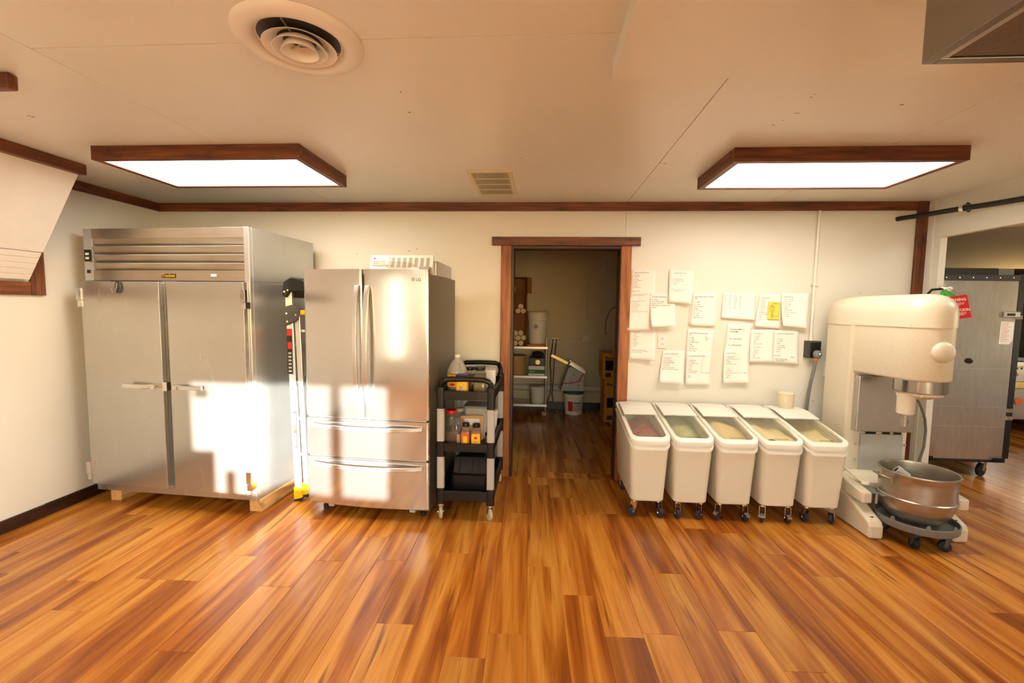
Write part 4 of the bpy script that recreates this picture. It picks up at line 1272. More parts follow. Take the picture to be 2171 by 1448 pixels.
sheet('P10', 'cream filling recipe sheet with bold lines and a wavy lower edge', 1, [
    (.10, .12, .0105, 'BOSTON CREAM FILLING', 'ink_dark', 0, 1), (.08, .24, .0100, '5 LB CF SUGAR\n1 OZ VANILLA\n2 OZ TB ALMOND\n2 LB POWDERED MILK\n3 1/2 OZ SALT\n1 OZ CRISCO\n5 C OZ COLD WATER\nBEAT UNTIL LIGHT AND AIRY', 'ink_dark', 0, 1.42)], 0.035)
sheet('P11', 'lower recipe sheet headed bread, buns, and rolls, with a greasy patch', 1, [
    (.10, .13, .0125, 'Simple Bread, Buns, and Rolls\n(9)', 'ink_dark', 0, 1.15), (.09, .28, .0115, '7 c. Milk\n4 c. Yeast\n3 c. Melted Butter\n7 eggs\n13 c. Flour\n1 3/4 Tbsp. Salt\n1 1/2 c. Sugar', 'ink', 0, 1.6), (.68, .24, .0125, '5x\n10 oz\n2 oz', 'ink_dark', .3, 1.0)], 0.001)
sheet('P12', 'whole wheat bread recipe sheet with two columns of amounts', 3, [
    (.10, .13, .0105, "JO'S WHOLE WHEAT BREAD", 'ink_dark', 0, 1), (.62, .20, .0095, '5 X', 'ink_dark', 0, 1),
    (.10, .26, .0085, '10 C MOLASSES\n5 C HONEY\n12 C WARM WATER\n10 YEAST\n5 T SALT\n2 C OIL\nGRAINS\n10 C BROWN SUGAR\n3 OZ C WHITE FLR\n\nMIX\n30 MIN', 'ink', 0, 1.55), (.60, .26, .0085, '5 C\n5 C\n10 C\n10 C\n5 T\n5 C\n6\n30 C\n20 OZ C WH FLOUR', 'ink', 0, 1.55)], 0.014)
sheet('P13', 'sheet in large type on turning powdered milk to liquid milk', 1, [
    (.13, .20, .0160, 'Powdered Milk to\nLiquid Milk', 'ink_dark', 0, 1.2), (.12, .50, .0160, '12 c. cold water', 'ink_dark', 0, 1), (.12, .70, .0160, '3 c. milk powder', 'ink_dark', 0, 1)], 0.003)
sheet('P14', 'bottom recipe sheet with many tiny lines, under the powdered milk sheet', 4, [
    (.10, .11, .0090, 'ROLLED FRUIT MIX', 'ink_dark', 0, 1), (.10, .21, .0075, '12 C MARGARINE FLOUR\n5 C BAKE POWDER\n12 C BAKING PREPARED TOO SUIT\nMIX OIL\n20 C SUGAR\n5 C VANILLA\n20 C WALNUTS CHOPPED', 'ink', 0, 1.45),
    (.09, .55, .0075, 'FOR DRIED APRICOT', 'ink_yellow', 0, 1), (.09, .60, .0075, '2 C SUGAR\n2 C WHOLE OATS\n2 C OAT FLOUR\nMIX TOGETHER WITH MIXER, SET UNTIL COMBINED\n20 C FLOUR\n2 C WALNUTS\n1 C MILK\nBAKE AT 350', 'ink_orange', 0, 1.4)], 0.024)
sheet('P15', 'recipe sheet with two short lists, under the doughnut sheet', 2, [
    (.14, .13, .0085, 'WHITE BREAD 5 X', 'ink_dark', 0, 1), (.14, .21, .0085, '10 C WATER\n1 C YEAST\n2 C SUGAR\n5 SALT\n2 OIL\n40 TO 50 C FLOUR', 'ink', 0, 1.55),
    (.13, .55, .0085, 'WHEAT BREAD 5 X', 'ink_dark', 0, 1), (.13, .64, .0085, '10 C WATER\n1 C YEAST\n2 C HONEY\n5 SALT\n2 OIL\n30 TO 40 FLOUR', 'ink', 0, 1.55)], 0.012)
sheet('P16', 'lower right recipe sheet with handwriting along its bottom', 2, [
    (.14, .13, .0090, 'MAD HOUSE CINNAMON ROLLS', 'ink_dark', 0, 1), (.13, .30, .0100, '5 PT YEAST\n10 WATER\n5 MILK\n2 1/2 C SUGAR\n4 CUBE BUTTER\n2 T SALT\n8 EGGS', 'ink', 0, 1.75), (.02, .80, .0110, '24 # FLOUR', 'ink', 0, 1),
    (.70, .82, .0120, '52 lbs', 'ink_dark', .3, 1), (.06, .90, .0125, 'When Cracking Eggs\n   use 7 lb Flour', 'ink_dark', .35, 1.0)], 0.014)

# ------------------------------------------------------------------ wall fixtures on the back wall
ol = thing('wall_outlet', 'white duplex outlet among the recipe sheets', 'outlet', (1.041, YB, 1.23))
B(-.037, .037, -.007, -.0003, -.055, .055).build('cover_plate', 'white_pl', ol, bevel=.003)
for z in (.024, -.024):
    s_ = MB().prism([(p[0], p[1] + z) for p in rrect(-.017, .017, -.016, .016, .012)], 1, -.0095, -.0071).build('socket', 'white_pl', ol)
    B(-.009, -.006, -.0101, -.0096, z - .004, z + .006).build('slot', 'black', s_)
    B(.006, .009, -.0101, -.0096, z - .004, z + .006).build('slot', 'black', s_)
    B(-.003, .003, -.0101, -.0096, z + .008, z + .013).build('slot', 'black', s_)
cd = thing('conduit', 'thin white conduit running down the wall to the black socket box', 'conduit', (2.25, YB - .02, 1.26))
MB().tube([(2.258, YB - .02, 2.327), (2.254, YB - .02, 2.0), (2.25, YB - .02, 1.6), (2.25, YB - .02, 1.28)], 0.011, 10).build('pipe', 'white_trim', cd, world=True, smooth=60)
B(2.232, 2.274, YB - .036, YB - .0005, 1.72, 1.735).build('strap', 'white_trim', cd, world=True, bevel=.003)
MB().cyl((2.25, YB - .02, 1.263), (2.25, YB - .02, 1.30), .017, n=12).build('connector', 'white_trim', cd, world=True, smooth=50)
skb = thing('socket_box', 'black surface socket box with a lit grey plug', 'outlet', (2.262, YB, 1.19))
B(2.208, 2.315, YB - .06, YB - .0005, 1.12, 1.262).build('box_body', 'grey_dark', skb, world=True, bevel=.004)
B(2.228, 2.305, YB - .064, YB - .0602, 1.13, 1.25).build('socket_face', 'black', skb, world=True, bevel=.002)
pl = thing('power_cord', 'thick grey power cord hanging from the lit plug', 'cord', (2.27, YB - .09, 1.14))
MB().ell((2.27, YB - .085, 1.155), .034, .024, .036).build('plug', 'grey', pl, world=True, smooth=60)
MB().ell((2.278, YB - .109, 1.16), .004, .003, .004, 8, 6).build('indicator_lamp', 'led', pl, world=True)
MB().cyl((2.262, YB - .085, 1.118), (2.26, YB - .085, 1.10), .015, n=12).build('collar', 'orange', pl, world=True)
MB().tube([(2.26, YB - .085, 1.10), (2.255, YB - .08, 1.02), (2.243, YB - .07, .92), (2.236, YB - .06, .82), (2.235, YB - .05, .70), (2.24, YB - .04, .3), (2.26, YB - .04, .02)], .013, 10).build('cable', 'grey', pl, world=True, smooth=60)
ad = thing('plug_adapter', 'white plug-in box with thin grey cable near the mixer', 'adapter', (2.41, YB - .04, 1.02))
B(2.44, 2.455, YB - .02, YB - .0005, .95, 1.08).build('wall_plate', 'white_pl', ad, world=True, bevel=.002)
B(2.375, 2.438, YB - .055, YB - .0005, .965, 1.083).build('adapter_body', 'white_pl', ad, world=True, bevel=.005)
MB().cyl((2.41, YB - .03, .964), (2.41, YB - .03, .94), .018, .01, 12).build('cable_gland', 'white_pl', ad, world=True)
MB().tube([(2.41, YB - .03, .94), (2.418, YB - .03, .88), (2.424, YB - .03, .80), (2.42, YB - .03, .72), (2.415, YB - .03, .62), (2.42, YB - .03, .4), (2.4, YB - .03, .02)], .006, 8).build('cable', 'grey', ad, world=True, smooth=60)
bp_ = thing('black_pipe', 'long black pipe running along the header of the right wall', 'pipe', (3.03, 3.3, 2.24))
MB().tube([(2.875, YB - .004, 2.262), (2.885, 3.79, 2.262), (2.93, 3.70, 2.261), (3.0, 3.42, 2.255), (3.045, 3.25, 2.248), (3.05, 3.0, 2.232), (3.05, 2.4, 2.21), (3.05, 1.0, 2.2)], .019, 12).build('pipe', 'black_metal', bp_, world=True, smooth=60)
MB().cyl((2.999, 3.425, 2.255), (3.004, 3.40, 2.255), .026, n=14).build('coupling', 'chrome', bp_, world=True, smooth=50)
MB().tube([(3.005, 3.39, 2.285), (3.012, 3.36, 2.255), (3.005, 3.38, 2.222)], .010, 8).build('clamp', 'grey_dark', bp_, world=True)

# ------------------------------------------------------------------ ingredient bins
PROF = [(-.01, .575), (0, .585), (.03, .607), (.33, .688), (.5, .718), (.70, .715)]


def prof(y):
    for (a, za_), (b, zb2) in zip(PROF, PROF[1:]):
        if y <= b:
            return za_ + (zb2 - za_) * max(0, (y - a)) / (b - a)
    return PROF[-1][1]


def make_bin(i, label, fill, level, fillname):
    t = thing('ingredient_bin', label, 'bin', (.791 + .302 * i, 3.1, 0), 0, 'rolling ingredient bins')
    hw, D = .139, .665
    bot = rrect(-.118, .118, .028, .63, .04, 5)
    top = rrect(-hw, hw, 0, D, .05, 5)
    inn = rrect(-hw + .005, hw - .005, .005, D - .005, .047, 5)
    ib = rrect(-.113, .113, .033, .625, .036, 5)
    bot2 = rrect(-.108, .108, .038, .62, .035, 5)
    rings = [[(*p, .125) for p in bot2], [(*p, .134) for p in bot]] + \
            [[(a[0] + (b[0] - a[0]) * u, a[1] + (b[1] - a[1]) * u, .134 + (prof(b[1]) - .05 - .134) * u) for a, b in zip(bot, top)] for u in (.33, .66, 1)]
    rings += [[(*p, prof(p[1]) - .05) for p in inn], [(*p, .14) for p in ib]]
    MB().loft(rings).build('bin_body', 'bin', t, smooth=35)
    o1 = rrect(-hw - .007, hw + .007, -.008, D + .007, .055, 5)
    o2 = rrect(-hw - .002, hw + .002, -.003, D + .002, .052, 5)
    rings = [[(*p, prof(p[1]) - .068) for p in top], [(*p, prof(p[1]) - .066) for p in o1], [(*p, prof(p[1]) - .052) for p in o1], [(*p, prof(p[1]) - .048) for p in o2],
             [(*p, prof(p[1]) - .030) for p in o2], [(*p, prof(p[1]) - .030) for p in inn]]
    MB().loft(rings, False, False).build('rim', 'bin_lid', t, smooth=35)
    i2 = rrect(-hw + .022, hw - .022, .022, D - .02, .035, 5)
    o3 = rrect(-hw - .004, hw + .004, -.005, D + .004, .052, 5)
    rings = [[(*p, prof(p[1]) - .0295) for p in o2], [(*p, prof(p[1]) - .026) for p in o1], [(*p, prof(p[1]) - .008) for p in o1], [(*p, prof(p[1])) for p in o3], [(*p, prof(p[1]) + .001) for p in i2], [(*p, prof(p[1]) - .010) for p in i2]]
    MB().loft(rings, False, False).build('lid_frame', 'bin_lid', t, smooth=35)

    def patch(y0, y1, z0, th, name, mat, n=8, xi=.016):
        mb = MB()
        rr = []
        for k in range(n + 1):
            y = y0 + (y1 - y0) * k / n
            z = prof(y) + z0
            w = hw - xi
            rr.append([(-w, y, z - th), (w, y, z - th), (w, y, z), (w * .5, y, z + .003), (0, y, z + .004), (-w * .5, y, z + .003), (-w, y, z)])
        mb.loft(rr)
        return mb.build(name, mat, t, smooth=35, bevel=.002)
    patch(.335, D - .016, .004, .008, 'rear_lid', 'bin_lid', xi=.012)
    win = patch(.018, .345, -.004, .003, 'clear_front_lid', 'bin_clear')
    B(-.045, .045, .03, .042, prof(.036) - .003, prof(.036) + .004).build('finger_grip', 'bin_clear', win)
    rg = random.Random(i)
    n = 10
    top_ = []
    for a in range(n + 1):
        for b in range(n + 1):
            u, v = a / n * 2 - 1, b / n
            y = .05 + v * .54
            top_.append((u * .126, y, level + .085 + .24 * y * (1 - .45 * v) + .02 * math.sin(3 * u + i) + .015 * math.cos(5 * v + i * 2) + rg.uniform(-.006, .006)))
    mb = MB().add(top_, [(a * (n + 1) + b, (a + 1) * (n + 1) + b, (a + 1) * (n + 1) + b + 1, a * (n + 1) + b + 1) for a in range(n) for b in range(n)])
    mb.build(fillname, fill, t, smooth=60)
    for sx in (-1, 1):
        for y, an in ((.07, (.9, -.5, .5, .15, 2.6)[i] * sx), (.56, .4)):
            caster(t, sx * .085, y, .036, .026, .125, 'wheel_blue', ang=an + PI * .9, brake=(y < .1 and i > 1))
    return t


make_bin(0, 'white rolling ingredient bin nearest the doorway, pink bag inside', 'red_bag', .42, 'bag')
make_bin(1, 'second white rolling ingredient bin from the doorway, pale green contents', 'green_bag', .43, 'bag')
make_bin(2, 'middle white rolling ingredient bin with tan grain inside', 'oats', .46, 'grain')
make_bin(3, 'fourth white rolling ingredient bin from the doorway, flour inside', 'flour', .47, 'flour')
make_bin(4, 'white rolling ingredient bin beside the mixer, flour inside', 'flour', .44, 'flour')
cu = thing('plastic_tub', 'small translucent white tub upside down on the last bin lid', 'tub', (1.993, 3.66, .7225))
MB().lathe([(.054, .0), (.057, .004), (.060, .10), (.058, .112), (.05, .118)], 0, 0, 24).build('tub_wall', 'cream_pl', cu, smooth=40)
MB().lathe([(.062, .1125), (.062, .122), (.052, .126)], 0, 0, 24).build('tub_base', 'cream_pl', cu, smooth=40)

# ------------------------------------------------------------------ floor mixer
mx_ = thing('floor_mixer', 'large cream enamel floor mixer with steel column panel', 'mixer', (2.51, 3.4, 0))
mcx, mcy = 2.51, 3.05


def head_outline(grow=0.0, k=14, back=True):
    r = .15 + grow
    pts = []
    for i in range(k + 1):
        a = PI + PI * i / k
        pts.append((mcx + r * math.cos(a), mcy + r * math.sin(a)))
    w = .19 + grow
    pts += [(mcx + (w + r) / 2 + .005, 3.22), (mcx + w, 3.40)]
    if back:
        pts += [(mcx + w + .022, 3.425), (mcx + w + .022, 3.68), (mcx + w - .01, 3.73), (mcx - w + .01, 3.73), (mcx - w - .022, 3.68), (mcx - w - .022, 3.425)]
    pts += [(mcx - w, 3.40), (mcx - (w + r) / 2 - .005, 3.22)]
    return pts


def shrink(pts, d, yc=3.32, hl=.43):
    return [(mcx + (p[0] - mcx) * (1 - d / .19), yc + (p[1] - yc) * (1 - d / hl)) for p in pts]


ho = head_outline(back=False)
MB().loft([[(*p, z) for p in shrink(ho, d, 3.40)] for z, d in ((1.065, .012), (1.071, .004), (1.08, 0), (1.41, 0))]).build('gear_housing', 'enamel_rough', mx_, world=True, smooth=45)
hc = head_outline(.006)
rings = [[(*p, z) for p in shrink(hc, d)] for z, d in ((1.4105, 0), (1.50, 0), (1.535, .004), (1.565, .013), (1.59, .03), (1.608, .055), (1.62, .085), (1.626, .12), (1.628, .16))]
MB().loft(rings).build('top_cover', 'enamel', mx_, world=True, smooth=45)
for px_, py_ in ((2.34, 3.2), (2.37, 2.985), (2.31, 3.5)):
    MB().ell((px_, py_, 1.425), .004, .004, .004, 8, 6).build('cover_screw', 'steel_plain', mx_, world=True)
MB().loft([[(*p, z) for p in [(2.734, 3.4005), (2.742, 3.42), (2.742, 3.68), (2.70, 3.73), (2.33, 3.73), (2.298, 3.68), (2.298, 3.42), (2.304, 3.4005)]] for z in (.262, 1.4100)]).build('column', 'enamel', mx_, world=True)
B(2.333, 2.735, 3.345, 3.3995, .628, 1.042).build('column_panel', 'steel_v', mx_, world=True, bevel=.006)
cp = B(2.40, 2.70, 3.385, 3.3995, .24, .60).build('slide_cover', 'grey_light', mx_, world=True, bevel=.003)
for x in (2.375, 2.725):
    for z in (.52, .40, .30):
        MB().cyl((x, 3.399, z), (x, 3.392, z), .008, n=10).build('column_bolt', 'grey_light', mx_, world=True)
for x0, x1 in ((2.43, 2.50), (2.55, 2.60), (2.63, 2.68)):
    B(x0, x1, 3.378, 3.3845, .603, .618).build('vent_slot', 'black', mx_, world=True)
# base with two legs
MB().loft([[(p[0], p[1], z) for p in rrect(2.195 + d, 2.825 - d, 3.30 + d, 3.74 - d, .05)] for z, d in ((0, 0), (.22, 0), (.25, .012), (.262, .04))]).build('base', 'enamel', mx_, world=True, smooth=40)
for x0, x1 in ((2.20, 2.295), (2.73, 2.825)):
    MB().prism([(2.965, 0), (2.965, .085), (2.978, .112), (3.0, .125), (3.2, .215), (3.31, .235), (3.34, .235), (3.34, 0)], 0, x0, x1).build('base_leg', 'enamel', mx_, world=True, bevel=.018, seg=3)
    MB().cyl(((x0 + x1) / 2, 3.02, .1335), ((x0 + x1) / 2, 3.02, .129), .012, n=12).build('bolt_hole', 'black', mx_, world=True)
# bowl saddle
MB().loft([[(p[0], p[1], z) for p in rrect(2.25 + d, 2.77 - d, 3.17 + d, 3.40, .1)] for z, d in ((.2705, 0), (.31, 0), (.325, .02))]).build('bowl_saddle', 'enamel', mx_, world=True, smooth=40)
for sx, yf_, nm in ((-1, 3.04, 'left'), (1, 2.98, 'right')):
    xo, xi_ = mcx + sx * .315, mcx + sx * .248
    a, b_ = min(xo, xi_), max(xo, xi_)
    arm = MB().loft([[(a, yf_, .212), (b_, yf_, .212), (b_, yf_, .288), (a, yf_, .288)], [(a - .005, 3.2, .215), (b_ + .005, 3.2, .215), (b_, 3.2, .31), (a, 3.2, .31)], [(a + .03, 3.36, .262), (b_ + .02, 3.36, .262), (b_ + .02, 3.36, .325), (a + .03, 3.36, .325)]])
    arm = arm.build('saddle_arm', 'enamel', mx_, world=True, bevel=.012, seg=3)
    xp = mcx + sx * .232
    MB().prism([(xp - .03, 3.02), (xp + .03, 3.0), (xp + .022, 3.12), (xp - .02, 3.13)], 2, .289, .302).build('bowl_clamp', 'grey', arm, world=True, bevel=.003)
    MB().cyl((xp, 3.03, .302), (xp, 3.03, .22), .008, n=10).build('clamp_pin', 'steel_plain', arm, world=True)
lv = MB().tube([(2.275, 3.13, .315), (2.255, 3.17, .33), (2.225, 3.26, .375)], .008, 8)
lv.ell((2.272, 3.13, .318), .028, .022, .012)
lv.build('clamp_lever', 'enamel', mx_, world=True, smooth=60)
# planetary
MB().lathe([(.132, .985), (.136, .99), (.136, 1.0648)], mcx, mcy, 48).build('planetary_ring', 'steel_ring', mx_, world=True, smooth=35)
MB().lathe([(.03, .935), (.06, .942), (.10, .958), (.118, .966), (.12, .9845)], mcx, mcy, 36).build('planetary_hub', 'enamel', mx_, world=True, smooth=35)
MB().lathe([(.042, .832), (.048, .838), (.049, .94), (.056, .975)], 2.432, 3.05, 24).build('agitator_housing', 'enamel', mx_, world=True, smooth=40)
MB().cyl((2.445, 2.955, .97), (2.442, 2.95, .97), .008, n=12).build('grease_plug', 'brass', mx_, world=True)
sh = MB().lathe([(.012, .742), (.018, .748), (.019, .80), (.0165, .802), (.0165, .8315)], 2.432, 3.05, 18).build('agitator_shaft', 'steel_plain', mx_, world=True, smooth=40)
MB().cyl((2.445, 3.05, .785), (2.466, 3.045, .785), .005, n=8).build('shaft_pin', 'steel_plain', sh, world=True)
hb = MB()
rings = []
for dy, r in ((0.03, .058), (0.0, .066), (-.012, .066), (-.022, .060), (-.030, .044), (-.034, .02)):
    rings.append([(mcx + r * math.cos(2 * PI * i / 28), 2.905 + dy, 1.258 + r * math.sin(2 * PI * i / 28)) for i in range(28)])
hb.loft(rings).build('attachment_hub_cap', 'enamel', mx_, world=True, smooth=50)
gl_ = MB().tube([(2.64, 3.03, 1.265), (2.665, 2.985, 1.25), (2.692, 2.945, 1.215)], .0055, 8).build('gear_lever', 'chrome', mx_, world=True, smooth=60)
MB().ell((2.697, 2.938, 1.207), .021, .021, .018).build('lever_knob', 'black', gl_, world=True, smooth=60)
MB().tube([(2.66, 3.3995, 1.0), (2.75, 3.385, .90), (2.80, 3.40, .85), (2.93, 3.52, .76), (3.02, 3.60, .68), (3.06, 3.63, .58), (3.05, 3.62, .45), (2.95, 3.6, .1)], .009, 8).build('power_cable', 'grey', mx_, world=True, smooth=60)

# mixer bowl on its dolly
bw = thing('mixing_bowl', 'large dented steel mixing bowl standing on the round dolly', 'bowl', (2.51, 3.01, .128))
bx, by = 2.51, 3.01
MB().lathe([(.05, .128), (.10, .134), (.145, .158), (.175, .20), (.19, .25), (.195, .288), (.203, .292), (.204, .301), (.198, .306), (.199, .40), (.201, .452), (.207, .457), (.210, .464), (.207, .471), (.200, .470), (.1965, .452), (.192, .29), (.172, .205), (.142, .165), (.09, .142), (.04, .137)], bx, by, 56).build('bowl_shell', 'steel_bowl', bw, world=True, smooth=50)
for sx in (-1, 1):
    for dz in (0,):
        pts = [(bx + sx * .198, by - .055, .385), (bx + sx * .205, by - .055, .425), (bx + sx * .24, by - .05, .432), (bx + sx * .247, by, .433), (bx + sx * .24, by + .05, .432), (bx + sx * .205, by + .055, .425), (bx + sx * .198, by + .055, .385)]
        pts = [(p[0], p[1], p[2]) for p in pts]
        MB().tube(pts, .0065, 8).build('bowl_handle', 'steel_bowl', bw, world=True, smooth=60)
    B(bx + sx * .214 - .017, bx + sx * .214 + .017, by - .03, by + .03, .29, .30).build('bowl_ear', 'steel_plain', bw, world=True, bevel=.002)
hkk = thing('dough_hook', 'grey metal dough hook lying in the mixing bowl', 'mixer attachment', (2.46, 3.02, .30))
a0, a1 = Vector((2.405, 3.05, .452)), Vector((2.56, 2.98, .33))
MB().cyl(a0, a0 + (a1 - a0) * .35, .032, .028, 18).build('collar', 'grey_light', hkk, world=True, smooth=40)
MB().tube([a0 + (a1 - a0) * .35, a0 + (a1 - a0) * .7, (2.57, 2.97, .31), (2.59, 3.04, .24), (2.53, 3.10, .20), (2.45, 3.06, .18)], .019, 10).build('hook_arm', 'grey_light', hkk, world=True, smooth=60)
dn = (a0 - a1).normalized()
MB().cyl(a0 + dn * .0012, a0 + dn * .0002, .018, n=16).build('socket_bore', 'black', hkk, world=True)
dy_ = thing('bowl_dolly', 'round grey plastic dolly on black casters under the mixing bowl', 'dolly', (2.51, 3.0, 0))
dx, dyy = 2.51, 3.0
MB().lathe([(.20, .108), (.212, .112), (.216, .118), (.218, .158), (.212, .160), (.209, .158), (.206, .126), (.0, .126)], dx, dyy, 48, True, False).build('dolly_ring', 'grey', dy_, world=True, smooth=40)
for a in (math.radians(248), math.radians(292), math.radians(110), math.radians(20), math.radians(200)):
    mb = MB()
    rr = []
    for k in range(-3, 4):
        b_ = a + k * .03
        h = .182 if abs(k) < 2 else .160
        rr.append([(dx + r * math.cos(b_), dyy + r * math.sin(b_), z) for r, z in ((.207, .13), (.2165, .13), (.2165, h), (.207, h))])
    mb.loft(rr).build('retaining_tab', 'grey', dy_, world=True)
for a in (math.radians(-125), math.radians(-62), math.radians(60), math.radians(130)):
    caster(dy_, dx + .172 * math.cos(a), dyy + .172 * math.sin(a), .034, .028, .1078, 'black_rubber', ang=a + 2.2, fork='grey_dark', world=True)

# ------------------------------------------------------------------ fire extinguisher on the jamb behind the mixer
fe = thing('fire_extinguisher', 'fire extinguisher behind the mixer with green tag and red card', 'extinguisher', (3.08, 3.60, 1.15))
MB().lathe([(.045, 1.15), (.056, 1.165), (.056, 1.53), (.05, 1.57), (.028, 1.605), (.02, 1.635)], 3.08, 3.60, 24).build('cylinder', 'red', fe, world=True, smooth=45)
B(3.06, 3.0995, 3.657, 3.69, 1.3, 1.62).build('wall_bracket', 'grey_dark', fe, world=True)
MB().cyl((3.08, 3.60, 1.635), (3.08, 3.60, 1.675), .018, n=14).build('neck_band', 'green_tag', fe, world=True)
MB().prism([(3.045, 1.662), (3.12, 1.625), (3.135, 1.645), (3.06, 1.685)], 1, 3.565, 3.568).build('green_tag', 'green_tag', fe, world=True)
MB().cyl((3.07, 3.57, 1.69), (3.09, 3.62, 1.69), .016, n=12).build('valve_body', 'chrome', fe, world=True, smooth=50)
MB().sweep([(3.03, 3.585, 1.705), (3.07, 3.57, 1.72), (3.155, 3.55, 1.74)], .016, .005, (0, 0, 1)).build('squeeze_handle', 'chrome', fe, world=True)
MB().sweep([(3.04, 3.58, 1.70), (3.08, 3.56, 1.69), (3.155, 3.54, 1.655)], .016, .005, (0, 0, 1)).build('carry_handle', 'chrome', fe, world=True)
MB().cyl((3.085, 3.568, 1.69), (3.083, 3.554, 1.69), .018, n=16).build('pressure_gauge', 'white_pl', fe, world=True)
MB().tube([(3.06, 3.60, 1.69), (3.01, 3.62, 1.685), (2.98, 3.64, 1.63), (2.985, 3.64, 1.45), (3.0, 3.63, 1.3)], .009, 8).build('hose', 'black_rubber', fe, world=True, smooth=60)
sg = thing('warning_card', 'red warning card with white lettering hanging behind the mixer head', 'sign', (3.17, 3.52, 1.5))
c0 = [(3.055, 1.627), (3.185, 1.648), (3.233, 1.476), (3.103, 1.456)]
MB().prism(c0, 1, 3.5305, 3.532).build('card', 'red_sign', sg, world=True)
rx_ = Vector((.14, 0, .014))
ux_ = Vector((-.05, 0, .17))
letter('WARNING', .031, 'white_pl', sg, (3.035, 3.5300, 1.588), right=rx_, up=ux_, world=True)
letter('IN CASE OF FIRE USE\nEXTINGUISHER ON\nHOOD FIRST', .0095, 'white_pl', sg, (3.085, 3.5300, 1.574), right=rx_, up=ux_, world=True)
letter('PRECAUCION', .029, 'white_pl', sg, (3.040, 3.5300, 1.510), right=rx_, up=ux_, world=True)
letter('EN CASO DE FUEGO USE\nEL EXTINGUIDOR DE LA\nCAMPANA PRIMERO', .0085, 'white_pl', sg, (3.10, 3.5300, 1.502), right=rx_, up=ux_, world=True)

# ------------------------------------------------------------------ next room: proofing cabinet, hood, range
pc_ = thing('proofing_cabinet', 'tall worn aluminium proofing cabinet on casters beyond the opening', 'cabinet', (3.85, 4.55, 0))
kx0, kx1, ky0, ky1 = 3.50, 4.215, 4.2, 4.95
B(kx0, kx1, ky0, ky1, .175, 1.80).build('cabinet_shell', 'alu_worn', pc_, world=True, bevel=.004)
B(kx0 - .004, kx1 + .004, ky0 - .006, ky1, 1.8003, 1.85).build('top_band', 'grey_dark', pc_, world=True, bevel=.002)
for i in range(6):
    MB().ell((kx0 + .1 + i * .112, ky0 - .007, 1.824), .006, .003, .006, 8, 6).build('rivet', 'chrome', pc_, world=True)
    MB().ell((kx0 + .14 + i * .112, ky0 - .001, .30), .004, .002, .004, 8, 6).build('rivet', 'chrome', pc_, world=True)
B(kx0 + .02, kx1 - .18, ky0 + .01, ky1 - .05, 1.8503, 1.91).build('top_vent', 'black_metal', pc_, world=True)
B(kx1 - .17, kx1 - .04, ky0 + .01, ky0 + .15, 1.8503, 1.905).build('control_box', 'grey', pc_, world=True)
B(kx1 + .0003, kx1 + .055, ky0 + .0, ky0 + .05, .19, 1.86).build('door_edge', 'black_metal', pc_, world=True, bevel=.004)
for z in (.55, .62, 1.46):
    B(kx1 - .005, kx1 + .045, ky0 - .014, ky0 - .0005, z, z + .035).build('hinge', 'chrome', pc_, world=True, bevel=.002)
lt = B(4.10, 4.235, ky0 - .018, ky0 - .0003, 1.475, 1.528).build('latch', 'alu_bright', pc_, world=True, bevel=.006)
B(4.125, 4.19, ky0 - .0205, ky0 - .0182, 1.49, 1.512).build('latch_label', 'black', lt, world=True)
nb_ = MB().prism([(4.095, 1.44), (4.205, 1.435), (4.205, 1.27), (4.18, 1.235), (4.09, 1.238)], 1, ky0 - .0015, ky0 - .0003).build('notice_label', 'paper', pc_, world=True)
for i in range(11):
    z = 1.42 - i * .016
    B(4.105, 4.15 + .04 * random.random(), ky0 - .0021, ky0 - .0016, z, z + .006).build('notice_line', 'ink_pink', nb_, world=True)
for z in (1.01, .66, .48):
    B(kx0 + .01, kx1 - .01, ky0 - .0025, ky0 - .0002, z, z + .004).build('panel_seam', 'alu_bright', pc_, world=True)
B(kx0 - .004, kx1 + .01, ky0 - .01, ky1, .155, .1747).build('base_rail', 'black_metal', pc_, world=True, bevel=.003)
for x in (kx0 + .06, kx1 - .04):
    B(x - .05, x + .05, ky0 - .02, ky0 - .0105, .157, .20).build('bumper', 'black', pc_, world=True, bevel=.006)
for x in (kx0 + .1, kx1 - .08):
    for y in (ky0 + .08, ky1 - .1):
        caster(pc_, x, y, .062, .03, .155, 'black_rubber', ang=PI * .62, fork='brass', world=True)
kh = thing('kitchen_hood', 'long stainless range hood in the next room above the cabinet', 'hood', (5.0, 5.6, 1.98))
B(3.2, 6.9, 5.0, 5.03, 1.98, 2.407).build('hood_front', 'hood_grey', kh, world=True, bevel=.003)
B(3.2, 6.9, 5.0305, 6.5, 2.30, 2.407).build('hood_top', 'alu_worn', kh, world=True)
rg_ = thing('gas_range', 'stainless gas range with red knob in the next room', 'range', (6.1, 5.95, 0))
B(5.35, 6.9, 5.62, 6.35, .24, .62).build('oven_body', 'steel_v', rg_, world=True, bevel=.004)
B(5.35, 6.9, 5.58, 5.6195, .62, .70).build('front_rail', 'brass', rg_, world=True, bevel=.008)
B(5.35, 6.9, 5.60, 6.35, .7003, .88).build('control_panel', 'steel_v', rg_, world=True, bevel=.004)
B(5.35, 6.9, 5.60, 6.35, .8803, .94).build('burner_top', 'steel_v', rg_, world=True, bevel=.004)
for i in range(14):
    B(5.38 + i * .05, 5.40 + i * .05, 5.597, 5.5998, .85, .872).build('vent_slot', 'black', rg_, world=True)
for x in (5.66, 5.86, 6.06):
    kn = MB().cyl((x, 5.5998, .79), (x, 5.585, .79), .03, n=16).build('knob', 'black', rg_, world=True)
    B(x - .008, x + .03, 5.575, 5.5848, .78, .80).build('knob_grip', 'red', kn, world=True)
MB().cyl((5.76, 5.6198, .46), (5.76, 5.612, .46), .045, n=20).build('badge', 'orange', rg_, world=True)
